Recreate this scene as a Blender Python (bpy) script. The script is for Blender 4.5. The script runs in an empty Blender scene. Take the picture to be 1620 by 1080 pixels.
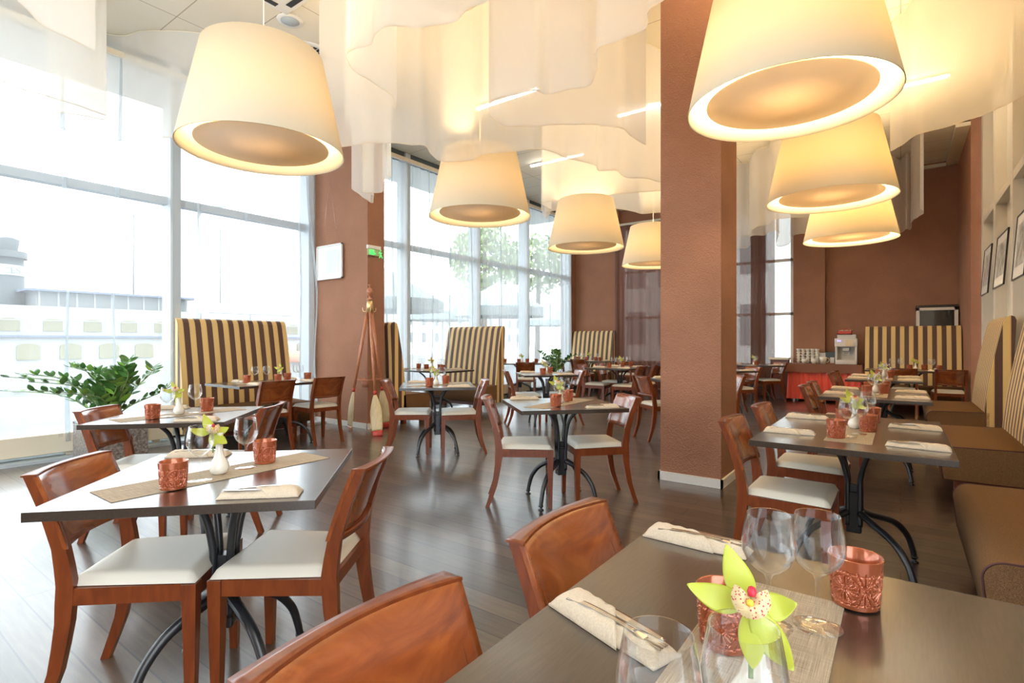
import bpy, bmesh, math, random
from mathutils import Vector, Matrix
R = math.radians; PI = math.pi
random.seed(7)
scn = bpy.context.scene
C = scn.collection

# ------------------------------------------------------------------ camera, world, exposure
EYE = 1.23; FPX = 842.0; YAW = math.atan(615 / 842.0)
SN, CS = math.sin(YAW), math.cos(YAW)
cam = bpy.data.cameras.new('camera'); cam.sensor_width = 36; cam.lens = 36 * FPX / 1620; cam.clip_start = 0.02; cam.clip_end = 400
co = bpy.data.objects.new('camera', cam); C.objects.link(co)
co.location = (0, 0, EYE); co.rotation_euler = (R(90), 0, YAW)
scn.camera = co
w = bpy.data.worlds.new('sky'); scn.world = w; w.use_nodes = True
bg = w.node_tree.nodes['Background']; bg.inputs[0].default_value = (0.87, 0.94, 1.0, 1); bg.inputs[1].default_value = 2.3
scn.view_settings.view_transform = 'Standard'; scn.view_settings.look = 'None'
scn.view_settings.exposure = 1.36; scn.view_settings.gamma = 1; scn.view_settings.use_curve_mapping = False
cy = scn.cycles
cy.use_denoising = True; cy.max_bounces = 9; cy.diffuse_bounces = 5; cy.glossy_bounces = 4; cy.transmission_bounces = 6
cy.transparent_max_bounces = 40; cy.caustics_reflective = False; cy.caustics_refractive = False; cy.sample_clamp_indirect = 6
LAMP_W = 36.0; STRIP_E = 26.0

def at(px, py, z):                       # a place on the level plane z under a measured point
    D = FPX * (EYE - z) / (py - 540.0); L = (px - 810) / FPX * D
    return (-SN * D + CS * L, CS * D + SN * L)
def aty(px, y):
    t = (px - 810) / FPX; D = y / (CS + SN * t); return (-SN + CS * t) * D, D
def atx(px, x):
    t = (px - 810) / FPX; D = x / (-SN + CS * t); return (CS + SN * t) * D, D
def zat(py, D): return EYE - (py - 540) / FPX * D

# ------------------------------------------------------------------ materials
def nt(name):
    m = bpy.data.materials.new(name); m.use_nodes = True
    n = m.node_tree; return m, n.nodes, n.links, n.nodes['Principled BSDF']
def setp(b, **k):
    for a, v in k.items():
        a = {'rough': 'Roughness', 'metal': 'Metallic', 'spec': 'Specular IOR Level', 'coat': 'Coat Weight', 'coatr': 'Coat Roughness',
             'sheen': 'Sheen Weight', 'sub': 'Subsurface Weight', 'em': 'Emission Strength', 'trans': 'Transmission Weight'}[a]
        b.inputs[a].default_value = v
def plain(name, col, rough=.5, **k):
    m, N, L, b = nt(name); b.inputs['Base Color'].default_value = (*col, 1); setp(b, rough=rough, **k); return m
def tex(N, L, kind='Object', scale=(1, 1, 1), rot=(0, 0, 0)):
    tc = N.new('ShaderNodeTexCoord'); mp = N.new('ShaderNodeMapping')
    mp.inputs['Scale'].default_value = scale; mp.inputs['Rotation'].default_value = rot
    L.new(tc.outputs[kind], mp.inputs[0]); return mp.outputs[0]
def noise(N, L, v, scale, detail=3, dist=0):
    n = N.new('ShaderNodeTexNoise'); n.inputs['Scale'].default_value = scale; n.inputs['Detail'].default_value = detail
    n.inputs['Distortion'].default_value = dist; L.new(v, n.inputs['Vector']); return n.outputs['Fac']
def ramp(N, L, f, stops):
    r = N.new('ShaderNodeValToRGB'); e = r.color_ramp.elements
    while len(e) < len(stops): e.new(.5)
    for i, (p, c) in enumerate(stops): e[i].position = p; e[i].color = (*c, 1)
    L.new(f, r.inputs[0]); return r.outputs[0]
def bump(N, L, b, h, strength, dist=.01):
    n = N.new('ShaderNodeBump'); n.inputs['Strength'].default_value = strength; n.inputs['Distance'].default_value = dist
    L.new(h, n.inputs['Height']); L.new(n.outputs[0], b.inputs['Normal'])
def math_(N, L, op, a, bv=None, c=None):
    n = N.new('ShaderNodeMath'); n.operation = op
    for i, x in enumerate((a, bv, c)):
        if x is None: continue
        if isinstance(x, (int, float)): n.inputs[i].default_value = x
        else: L.new(x, n.inputs[i])
    return n.outputs[0]

def wood(name, dark, mid, light, rough=.28, scale=(1.2, 1.2, 7), det=1.6, coat=.25):
    m, N, L, b = nt(name)
    v = tex(N, L, 'Object', scale)
    f = noise(N, L, v, 3.2, 6, det)
    c = ramp(N, L, f, [(.25, dark), (.5, mid), (.75, light)])
    L.new(c, b.inputs['Base Color']); setp(b, rough=rough, spec=.5)
    setp(b, coat=coat, coatr=.18); return m
M = {}
M['cherry'] = wood('cherry_wood', (.155, .031, .007), (.265, .062, .013), (.36, .098, .021), .22, (7, 1.6, 2.6), 1.6, .8)
M['cherry_post'] = wood('cherry_post_wood', (.125, .024, .006), (.180, .037, .008), (.225, .052, .012), .3, (6, 6, 1.2))
M['wenge'] = wood('wenge_top', (.024, .016, .012), (.036, .024, .018), (.048, .033, .025), .28, (60, 5, 60), .2, .9)
M['oar_wood'] = wood('oar_wood', (.36, .12, .055), (.46, .17, .08), (.55, .23, .11), .35, (8, 8, 1.5))
M['blade'] = wood('oar_blade_wood', (.60, .46, .24), (.68, .54, .30), (.74, .61, .37), .45, (8, 8, 1.5))
M['red_paint'] = plain('red_paint', (.55, .05, .03), .4)
M['brass'] = plain('brass', (.72, .52, .25), .3, metal=.7)
M['seat_vinyl'] = plain('cream_vinyl', (.72, .68, .58), .42)
M['iron'] = plain('black_cast_iron', (.018, .019, .022), .3, spec=.6)
M['steel'] = plain('steel', (.62, .60, .57), .22, metal=1)
M['white'] = plain('white_paint', (.80, .79, .76), .5)
M['cream_metal'] = plain('cream_metal', (.78, .70, .55), .45)
M['grey_metal'] = plain('grey_aluminium', (.50, .56, .60), .4)
M['dark_metal'] = plain('dark_frame', (.06, .075, .08), .4)
M['porcelain'] = plain('cream_porcelain', (.80, .76, .66), .18, coat=.4)
M['dark'] = plain('dark_recess', (.02, .02, .02), .6)
M['leaf'] = plain('glossy_leaf', (.075, .19, .045), .22, spec=.7)
M['leaf_young'] = plain('young_leaf', (.22, .42, .06), .35)
M['stem_green'] = plain('green_stem', (.20, .30, .10), .5)
M['soil'] = plain('potting_soil', (.05, .03, .02), .9)
M['petal'] = plain('orchid_petal', (.42, .45, .045), .45, sub=.12)
M['black_plastic'] = plain('black_plastic', (.02, .018, .018), .3)
M['white_plastic'] = plain('white_plastic', (.74, .68, .62), .4)
M['dark_wood'] = plain('bench_plinth_wood', (.14, .035, .018), .35)
M['terracotta'] = plain('terracotta_pot', (.42, .17, .10), .6)
M['red_cloth'] = plain('red_satin_skirt', (.82, .095, .060), .42, sheen=.2)
M['brown_cloth'] = plain('brown_table_cloth', (.22, .085, .05), .7)
M['green_sign'] = plain('green_sign', (.10, .62, .16), .4); M['green_sign'].node_tree.nodes['Principled BSDF'].inputs['Emission Color'].default_value = (.1, .9, .2, 1); setp(M['green_sign'].node_tree.nodes['Principled BSDF'], em=.35)
M['sign_plate'] = plain('pale_green_plate', (.45, .62, .32), .4)
M['hull_white'] = plain('ship_white', (.33, .33, .32), .6)
M['ship_window'] = plain('ship_window_blind', (.215, .195, .12), .6)
M['ship_trim'] = plain('ship_trim_blue', (.12, .14, .20), .6)
M['ship_glass'] = plain('ship_glazing', (.16, .17, .17), .6)
M['funnel_dark'] = plain('funnel_dark', (.055, .065, .07), .6)
M['lifeboat'] = plain('lifeboat_orange', (.70, .25, .14), .6)
M['road'] = plain('quay_paving', (.17, .18, .19), .8)
M['sea'] = plain('harbour_water', (.30, .33, .35), .3)
M['far_wall'] = plain('far_facade', (.55, .54, .51), .8)
M['parasol_cloth'] = plain('parasol_cloth', (.30, .36, .36), .8)
M['tree_leaf'] = plain('tree_leaf', (.30, .38, .18), .7)
M['bark'] = plain('tree_bark', (.12, .09, .07), .9)

def stucco(name, col):
    m, N, L, b = nt(name)
    v = tex(N, L)
    f = noise(N, L, v, 2.5, 4)
    c = ramp(N, L, f, [(.3, tuple(x * .93 for x in col)), (.7, tuple(min(1, x * 1.07) for x in col))])
    L.new(c, b.inputs['Base Color']); setp(b, rough=.85, spec=.2)
    bump(N, L, b, noise(N, L, v, 85, 2), 1.0, .012); return m
M['bounce_plaster'] = stucco('beige_plaster', (.50, .38, .27))  # light beige for bounce, used on the added unseen wall
M['stucco'] = stucco('brown_stucco', (.375, .185, .115))
# floor planks
def floor_mat():
    m, N, L, b = nt('dark_plank_floor')
    v = tex(N, L, 'Object', (1, 1, 1))
    br = N.new('ShaderNodeTexBrick'); L.new(v, br.inputs['Vector'])
    br.inputs['Scale'].default_value = 1; br.inputs['Brick Width'].default_value = 3.4; br.inputs['Row Height'].default_value = .135
    br.inputs['Mortar Size'].default_value = .0055; br.inputs['Mortar Smooth'].default_value = .7; br.inputs['Bias'].default_value = 0
    br.offset = .37; br.inputs['Color1'].default_value = (0, 0, 0, 1); br.inputs['Color2'].default_value = (1, 1, 1, 1)
    br.inputs['Mortar'].default_value = (.5, .5, .5, 1)
    vg = tex(N, L, 'Object', (1.1, 12, 1)); g = noise(N, L, vg, 4, 5, .2)
    mix = math_(N, L, 'ADD', math_(N, L, 'MULTIPLY', br.outputs['Color'], .35), math_(N, L, 'MULTIPLY', g, .75))
    c = ramp(N, L, mix, [(.25, (.030, .020, .014)), (.5, (.060, .041, .029)), (.8, (.110, .076, .053))])
    mx = N.new('ShaderNodeMix'); mx.data_type = 'RGBA'; L.new(br.outputs['Fac'], mx.inputs[0]); L.new(c, mx.inputs[6]); mx.inputs[7].default_value = (.008, .006, .005, 1)
    L.new(mx.outputs[2], b.inputs['Base Color'])
    vr = tex(N, L); rr = noise(N, L, vr, 7, 5)
    rn = N.new('ShaderNodeMapRange'); L.new(rr, rn.inputs[0]); rn.inputs[3].default_value = .33; rn.inputs[4].default_value = .42
    L.new(rn.outputs[0], b.inputs['Roughness']); setp(b, spec=.62)
    h = math_(N, L, 'SUBTRACT', 1.0, br.outputs['Fac']); setp(b, coat=.85, coatr=.18)
    return m
M['floor'] = floor_mat()
def ceiling_mat():
    m, N, L, b = nt('cream_ceiling_tiles')
    v = tex(N, L)
    br = N.new('ShaderNodeTexBrick'); L.new(v, br.inputs['Vector']); br.offset = .0
    br.inputs['Scale'].default_value = 1; br.inputs['Brick Width'].default_value = 1.25; br.inputs['Row Height'].default_value = .62; br.inputs['Mortar Size'].default_value = .006
    br.inputs['Color1'].default_value = (.80, .74, .62, 1); br.inputs['Color2'].default_value = (.78, .72, .60, 1); br.inputs['Mortar'].default_value = (.45, .38, .28, 1)
    L.new(br.outputs['Color'], b.inputs['Base Color']); setp(b, rough=.7); return m
M['ceiling'] = ceiling_mat()
def stripes(name, period, axes):
    m, N, L, b = nt(name)
    tc = N.new('ShaderNodeTexCoord'); sp = N.new('ShaderNodeSeparateXYZ'); L.new(tc.outputs['Object'], sp.inputs[0])
    s = sp.outputs[axes]
    f = math_(N, L, 'FRACT', math_(N, L, 'DIVIDE', math_(N, L, 'ADD', s, 20.0), period))
    r = N.new('ShaderNodeValToRGB'); r.color_ramp.interpolation = 'CONSTANT'; L.new(f, r.inputs[0])
    e = r.color_ramp.elements; e[0].position = 0; e[0].color = (.62, .42, .16, 1); e[1].position = .50; e[1].color = (.095, .043, .029, 1)
    k = e.new(.06); k.color = (.72, .51, .21, 1)
    L.new(r.outputs[0], b.inputs['Base Color']); setp(b, rough=.6, sheen=.15)
    bump(N, L, b, noise(N, L, tex(N, L), 600, 2), .15, .001); return m
M['stripe'] = stripes('striped_upholstery', .134, 0); M['stripe_end'] = stripes('striped_upholstery_end', .134, 1)
def fabric(name, c1, c2, sc=500, rough=.85, sheen=.2):
    m, N, L, b = nt(name)
    f = noise(N, L, tex(N, L, 'Object', (1, 1, .6)), sc, 2)
    L.new(ramp(N, L, f, [(.35, c1), (.65, c2)]), b.inputs['Base Color']); setp(b, rough=rough, sheen=sheen, spec=.2)
    bump(N, L, b, f, .3, .001); return m
M['seat_brown'] = fabric('brown_seat_fabric', (.115, .055, .024), (.26, .145, .068), 650, .85, .0)
M['piping'] = plain('dark_piping', (.08, .025, .025), .6)
M['linen'] = fabric('cream_linen', (.58, .48, .36), (.66, .56, .43), 350, .9, .1)
def runner_mat():
    m, N, L, b = nt('woven_runner')
    f1 = noise(N, L, tex(N, L, 'Object', (3, 260, 1)), 4, 2); f2 = noise(N, L, tex(N, L, 'Object', (260, 3, 1)), 4, 2)
    f = math_(N, L, 'MULTIPLY', math_(N, L, 'ADD', f1, f2), .5)
    L.new(ramp(N, L, f, [(.36, (.23, .17, .11)), (.6, (.52, .42, .30))]), b.inputs['Base Color']); setp(b, rough=.7, spec=.25); return m
M['runner'] = runner_mat()
def granite_mat():
    m, N, L, b = nt('grey_granite'); f = noise(N, L, tex(N, L), 45, 6)
    L.new(ramp(N, L, f, [(.35, (.10, .085, .08)), (.55, (.24, .21, .19)), (.75, (.40, .37, .34))]), b.inputs['Base Color']); setp(b, rough=.3); return m
M['granite'] = granite_mat()
def copper_mat():
    m, N, L, b = nt('copper_lacquered_glass')
    b.inputs['Base Color'].default_value = (.42, .108, .042, 1); setp(b, rough=.2, metal=.45, coat=.6, coatr=.06); return m
M['copper'] = copper_mat()
def glass_mat(name, tint=(.97, .98, .98), gl=1.0, rough=.0, minf=.03):
    m, N, L, b = nt(name); N.remove(b); out = N['Material Output']
    t = N.new('ShaderNodeBsdfTransparent'); t.inputs[0].default_value = (*tint, 1)
    g = N.new('ShaderNodeBsdfGlossy'); g.inputs['Roughness'].default_value = rough; g.inputs[0].default_value = (1, 1, 1, 1)
    lw = N.new('ShaderNodeLayerWeight'); lw.inputs[0].default_value = .5
    f = math_(N, L, 'ADD', math_(N, L, 'MULTIPLY', math_(N, L, 'POWER', lw.outputs['Facing'], 2.6), gl), minf)
    x = N.new('ShaderNodeMixShader'); L.new(f, x.inputs[0]); L.new(t.outputs[0], x.inputs[1]); L.new(g.outputs[0], x.inputs[2]); L.new(x.outputs[0], out.inputs[0]); return m
M['wine_glass'] = glass_mat('clear_wine_glass', (.98, .985, .985), .95, .02, .016)
M['pane'] = glass_mat('window_pane', (.97, .985, .98), .5, .0, .03)
M['dark_pane'] = plain('tinted_door_glass', (.015, .012, .012), .05, spec=.7)
def sheer(name, col, opacity, transl=.5):
    m, N, L, b = nt(name); N.remove(b); out = N['Material Output']
    t = N.new('ShaderNodeBsdfTransparent'); d = N.new('ShaderNodeBsdfDiffuse'); d.inputs[0].default_value = (*col, 1)
    tr = N.new('ShaderNodeBsdfTranslucent'); tr.inputs[0].default_value = (*col, 1)
    a = N.new('ShaderNodeMixShader'); a.inputs[0].default_value = transl; L.new(d.outputs[0], a.inputs[1]); L.new(tr.outputs[0], a.inputs[2])
    x = N.new('ShaderNodeMixShader'); x.inputs[0].default_value = opacity; L.new(t.outputs[0], x.inputs[1]); L.new(a.outputs[0], x.inputs[2]); L.new(x.outputs[0], out.inputs[0]); return m
M['organza'] = sheer('cream_organza', (.95, .91, .84), .62)
M['organza_hem'] = sheer('organza_hem', (.74, .66, .55), .88)
M['voile'] = sheer('white_voile', (.84, .87, .90), .26, .6); M['voile_thick'] = sheer('white_voile_doubled', (.86, .89, .91), .45, .6)
M['voile_dense'] = sheer('gathered_voile', (.62, .67, .70), .55, .6)
M['brown_voile'] = sheer('brown_voile', (.20, .10, .075), .93, .3); M['brown_voile_thin'] = sheer('brown_voile_thin', (.20, .11, .085), .80, .3)
def shade_mat():
    m, N, L, b = nt('cream_lampshade'); N.remove(b); out = N['Material Output']
    d = N.new('ShaderNodeBsdfDiffuse'); d.inputs[0].default_value = (.76, .70, .56, 1)
    tr = N.new('ShaderNodeBsdfTranslucent'); tr.inputs[0].default_value = (.97, .80, .46, 1)
    x = N.new('ShaderNodeMixShader'); x.inputs[0].default_value = .15; L.new(d.outputs[0], x.inputs[1]); L.new(tr.outputs[0], x.inputs[2]); L.new(x.outputs[0], out.inputs[0]); return m
M['shade'] = shade_mat()
M['diffuser'] = sheer('tan_diffuser_disc', (.92, .82, .68), 1.0, .13)
def emis(name, col, s):
    m, N, L, b = nt(name); b.inputs['Base Color'].default_value = (0, 0, 0, 1); b.inputs['Emission Color'].default_value = (*col, 1); setp(b, em=s); return m
M['tube'] = emis('lit_tube', (1, .97, .88), STRIP_E)
M['display'] = emis('blue_display', (.35, .30, 1), .8)
M['lit_bulb'] = emis('warm_bulb', (1, .75, .42), 12)
def lip_mat():
    m, N, L, b = nt('orchid_lip'); v = N.new('ShaderNodeTexVoronoi'); v.inputs['Scale'].default_value = 260; L.new(tex(N, L), v.inputs['Vector'])
    L.new(ramp(N, L, v.outputs['Distance'], [(.0, (.40, .02, .04)), (.27, (.42, .04, .05)), (.33, (.62, .48, .26))]), b.inputs['Base Color']); setp(b, rough=.5); return m
M['lip'] = lip_mat()
M['orchid_yellow'] = plain('orchid_yellow', (.85, .50, .04), .5); M['orchid_red'] = plain('orchid_red', (.55, .02, .05), .5)
def photo_mat():
    m, N, L, b = nt('grey_print'); f = noise(N, L, tex(N, L), 9, 6)
    L.new(ramp(N, L, f, [(.38, (.30, .31, .31)), (.6, (.66, .67, .66))]), b.inputs['Base Color']); setp(b, rough=.3); return m
M['print'] = photo_mat()
M['pale_print'] = plain('pale_print', (.66, .72, .70), .3)
M['part_panel'] = plain('frosted_panel', (.62, .60, .54), .35)
M['part_post'] = plain('partition_post', (.66, .62, .56), .45)

# ------------------------------------------------------------------ mesh builder
class MB:
    def __init__(s): s.v = []; s.f = []; s.sm = []
    def add(s, vs, fs, smooth=False):
        o = len(s.v); s.v += [tuple(v) for v in vs]; s.f += [tuple(i + o for i in f) for f in fs]; s.sm += [smooth] * len(fs); return s
    def box(s, x0, x1, y0, y1, z0, z1, mtx=None, bev=0):
        if bev:
            bm = bmesh.new(); bmesh.ops.create_cube(bm, size=1)
            for v in bm.verts: v.co = Vector(((x0 + x1) / 2 + v.co.x * (x1 - x0), (y0 + y1) / 2 + v.co.y * (y1 - y0), (z0 + z1) / 2 + v.co.z * (z1 - z0)))
            bmesh.ops.bevel(bm, geom=list(bm.edges), offset=bev, segments=3 if bev > .01 else 2, affect='EDGES', profile=.5)
            bm.verts.index_update(); vs = [v.co.copy() for v in bm.verts]; fs = [[v.index for v in f.verts] for f in bm.faces]; bm.free()
            if mtx: vs = [mtx @ v for v in vs]
            return s.add(vs, fs, bev > .01)
        vs = [Vector((x, y, z)) for z in (z0, z1) for y in (y0, y1) for x in (x0, x1)]
        if mtx: vs = [mtx @ v for v in vs]
        return s.add(vs, [(0, 2, 3, 1), (4, 5, 7, 6), (0, 1, 5, 4), (2, 6, 7, 3), (0, 4, 6, 2), (1, 3, 7, 5)])
    def prism(s, prof, y0, y1, axis='y', smooth=False):     # prof: polygon in the plane across the axis
        n = len(prof)
        def mk(a, b, t): return {'y': (a, t, b), 'x': (t, a, b), 'z': (a, b, t)}[axis]
        vs = [mk(a, b, y0) for a, b in prof] + [mk(a, b, y1) for a, b in prof]
        fs = [tuple(range(n))[::-1], tuple(range(n, 2 * n))] + [(i, (i + 1) % n, n + (i + 1) % n, n + i) for i in range(n)]
        return s.add(vs, fs, smooth)
    def tube(s, pts, r, n=10, cap=True, flat=1.0):
        pts = [Vector(p) for p in pts]; rs = r if isinstance(r, (list, tuple)) else [r] * len(pts); vs = []; fs = []
        prev = None
        for i, p in enumerate(pts):
            t = (pts[min(i + 1, len(pts) - 1)] - pts[max(i - 1, 0)]).normalized()
            if prev is None:
                u = t.cross(Vector((0, 0, 1)) if abs(t.z) < .9 else Vector((1, 0, 0))).normalized()
            else: u = (prev - t * prev.dot(t)).normalized()
            prev = u; v = t.cross(u)
            for k in range(n):
                a = 2 * PI * k / n; vs.append(p + u * math.cos(a) * rs[i] + v * math.sin(a) * rs[i] * flat)
        for i in range(len(pts) - 1):
            for k in range(n): fs.append((i * n + k, i * n + (k + 1) % n, (i + 1) * n + (k + 1) % n, (i + 1) * n + k))
        if cap: fs += [tuple(range(n))[::-1], tuple(range((len(pts) - 1) * n, len(pts) * n))]
        return s.add(vs, fs, True)
    def lathe(s, prof, n=24, cx=0, cy_=0, z0=0, close=False):
        vs = []; fs = []; m = len(prof)
        for r, z in prof:
            for k in range(n):
                a = 2 * PI * k / n; vs.append((cx + r * math.cos(a), cy_ + r * math.sin(a), z0 + z))
        for i in range(m - 1):
            for k in range(n): fs.append((i * n + k, i * n + (k + 1) % n, (i + 1) * n + (k + 1) % n, (i + 1) * n + k))
        if prof[0][0] > 1e-6 and close: fs.append(tuple(range(n))[::-1])
        if prof[-1][0] > 1e-6 and close: fs.append(tuple(range((m - 1) * n, m * n)))
        return s.add(vs, fs, True)
    def grid(s, fn, nu, nv, smooth=True):
        vs = [fn(i / nu, j / nv) for j in range(nv + 1) for i in range(nu + 1)]
        fs = [(j * (nu + 1) + i, j * (nu + 1) + i + 1, (j + 1) * (nu + 1) + i + 1, (j + 1) * (nu + 1) + i) for j in range(nv) for i in range(nu)]
        return s.add(vs, fs, smooth)
    def slab(s, fn, nu, nv, th, smooth=True):                # closed sheet of thickness th along fn(u,v,side)
        a = len(s.v); s.grid(lambda u, v: fn(u, v, 0), nu, nv, smooth); b = len(s.v); s.grid(lambda u, v: fn(u, v, 1), nu, nv, smooth)
        W = nu + 1; rim = [i for i in range(W)] + [j * W + nu for j in range(1, nv + 1)] + [nv * W + i for i in range(nu - 1, -1, -1)] + [j * W for j in range(nv - 1, 0, -1)]
        for k in range(len(rim)):
            p, q = rim[k], rim[(k + 1) % len(rim)]; s.f.append((a + p, b + p, b + q, a + q)); s.sm.append(False)
        return s
    def build(s, name, mat, parent=None, loc=None, rz=0):
        me = bpy.data.meshes.new(name); me.from_pydata(s.v, [], s.f)
        me.polygons.foreach_set('use_smooth', s.sm); me.validate(); me.update()
        bm = bmesh.new(); bm.from_mesh(me); bmesh.ops.recalc_face_normals(bm, faces=bm.faces); bm.to_mesh(me); bm.free()
        me.materials.append(M[mat] if isinstance(mat, str) else mat)
        o = bpy.data.objects.new(name, me); C.objects.link(o)
        if parent: o.parent = parent
        if loc: o.location = loc
        o.rotation_euler.z = rz
        return o
def empty(name, loc=(0, 0, 0), rz=0):
    o = bpy.data.objects.new(name, None); C.objects.link(o); o.location = loc; o.rotation_euler = (0, 0, rz); o.empty_display_size = .1; return o
def tag(o, label, cat, group=None, kind=None):
    o['label'] = label; o['category'] = cat
    if group: o['group'] = group
    if kind: o['kind'] = kind
    return o
def struct(name, mb, mat, parent=None):
    o = mb.build(name, mat, parent)
    if not parent: o['kind'] = 'structure'
    return o
KIDS = {}
def copy_tree(o, parent=None):
    c = o.copy(); C.objects.link(c); c.parent = parent
    for ch in KIDS.setdefault(o.name, [x for x in bpy.data.objects if x.parent == o]): copy_tree(ch, c)
    return c
used = {}
def place(kind, maker, loc, rz, label, cat, group=None, tilt=None):
    if kind not in used: used[kind] = maker(); o = used[kind]; KIDS[o.name] = [x for x in bpy.data.objects if x.parent == o]
    else: o = copy_tree(used[kind])
    o.location = loc; o.rotation_euler = (tilt[0] if tilt else 0, tilt[1] if tilt else 0, rz)
    for k in ('group',):
        if k in o: del o[k]
    return tag(o, label, cat, group)

def catmull(P_, n=8):
    out = []
    P_ = [Vector(p) for p in P_]
    for i in range(len(P_) - 1):
        a, b, c, d = P_[max(i - 1, 0)], P_[i], P_[i + 1], P_[min(i + 2, len(P_) - 1)]
        for k in range(n):
            t = k / n; out.append(.5 * ((2 * b) + (c - a) * t + (2 * a - 5 * b + 4 * c - d) * t * t + (3 * b - a - 3 * c + d) * t ** 3))
    out.append(P_[-1]); return out

# ------------------------------------------------------------------ room shell
CEIL = 4.70; WX = -7.45; BY = 13.2; RX = 1.0
struct('floor', MB().box(-7.62, 1.25, -3.2, 13.5, -.12, 0), 'floor')
struct('ceiling', MB().box(-7.62, 1.25, -3.2, 13.5, CEIL, CEIL + .15), 'ceiling')
# window side: pier, mullions, transoms
struct('wall_left', MB().box(-7.62, -6.06, 4.85, 5.15, 0, CEIL), 'stucco')
struct('trim_1', MB().box(-7.62, -6.045, 4.832, 4.85, 0, .075).box(-6.06, -6.042, 4.832, 5.15, 0, .075), 'white')
def window(name, ys, y0, y1):
    fr = MB()
    for y in ys: fr.box(WX - .10, WX + .14, y - .06, y + .06, .06, CEIL - .02)
    fr.box(WX - .07, WX + .07, y0, y1, 2.94, 3.03)
    o = struct(name, fr, 'grey_metal')
    t = MB().box(WX - .1, WX + .1, y0, y1, CEIL - .12, CEIL).box(WX - .1, WX + .1, y0, y1, 0, .10)
    t.build('window_frame', 'dark_metal', o)
    edges = [y0] + list(ys) + [y1]
    for a, b in zip(edges[:-1], edges[1:]):
        for z0, z1 in ((.10, 2.94), (3.03, CEIL - .12)):
            if b - a > .2: MB().box(WX - .006, WX + .006, a + .03, b - .03, z0, z1).build('pane', 'pane', o)
window('window_1', (-1.1, .9, 2.89, 4.80), -3.2, 4.85)
window('window_2', (5.2, 6.77, 8.81, 10.67, 12.72), 5.15, 12.8)
struct('trim_2', MB().box(WX + .09, WX + .45, -3.2, 4.85, 0, .03), 'grey_metal')
# back wall, windows behind brown voile
BW_L, BW_R = -6.02, -1.90
b = MB().box(-7.62, BW_L, BY - .2, BY + .2, 0, CEIL).box(-7.62, -7.3, 12.72, BY, 0, CEIL)
b.box(BW_R, -1.30, BY - .15, BY + .2, 0, CEIL).box(-1.30, 1.25, BY, BY + .2, 0, CEIL).box(BW_L, BW_R, BY - .05, BY + .2, 0, .72).box(BW_L, BW_R, BY - .05, BY + .2, 4.2, CEIL)
struct('wall_back', b, 'stucco')
fr = MB()
for x in (BW_L + .04, -4.9, -3.75, -2.62, BW_R - .04): fr.box(x - .04, x + .04, BY + .02, BY + .1, .72, 4.2)
fr.box(BW_L, BW_R, BY + .02, BY + .1, 1.82, 1.88).box(BW_L, BW_R, BY + .02, BY + .1, 3.02, 3.08)
w3 = struct('window_3', fr, 'white')
MB().box(BW_L, BW_R, BY + .055, BY + .065, .72, 4.2).build('pane', 'pane', w3)
# right wall: brown pier, then the glazed partition
struct('wall_right', MB().box(.88, 1.25, 10.9, 13.3, 0, CEIL), 'stucco')
pr = MB(); ys = []
for px in (1551, 1573, 1600): ys.append(atx(px, RX)[0])
step = (ys[1] - ys[2]); y = ys[2]
ys = [10.75, ys[1], ys[2]] + [ys[2] - 1.25 * k for k in range(1, 7)]
for y in ys: pr.box(RX, RX + .13, y - .09, y + .09, 0, CEIL)
pr.box(RX + .005, RX + .13, -1.5, 10.9, 3.02, 3.12)
pr.box(RX + .01, RX + .12, -1.5, 10.9, 0, .12)
wr = struct('window_4', pr, 'part_post')
for a, b_ in zip(ys[:-1], ys[1:]):
    MB().box(RX + .115, RX + .125, b_ + .09, a - .09, 3.12, CEIL).build('pane', 'part_panel', wr)
    MB().box(RX + .115, RX + .125, b_ + .09, a - .09, .12, 3.02).build('pane', 'part_panel', wr)
    pm = (a + b_) / 2
    MB().box(RX + .095, RX + .115, pm - .02, pm + .02, .12, CEIL).build('glazing_bar', 'part_post', wr)
struct('trim_3', MB().box(.7, .88, 10.9, 13.2, 4.60, 4.66).box(-1.3, .88, BY - .06, BY, 4.60, 4.66), 'cream_metal')
struct('wall_sky_block', MB().box(-3.6, 1.25, -3.4, -3.2, 0, CEIL), 'bounce_plaster')  # unseen wall added behind the camera to block sky reflections and bounce light
# free column
struct('wall_column', MB().box(-1.735, -1.215, 4.63, 5.15, 0, CEIL), 'stucco')
struct('baseboard_column', MB().box(-1.755, -1.197, 4.612, 4.63, 0, .075).box(-1.215, -1.197, 4.612, 5.17, 0, .075).box(-1.755, -1.735, 4.612, 5.17, 0, .075), 'white')

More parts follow.
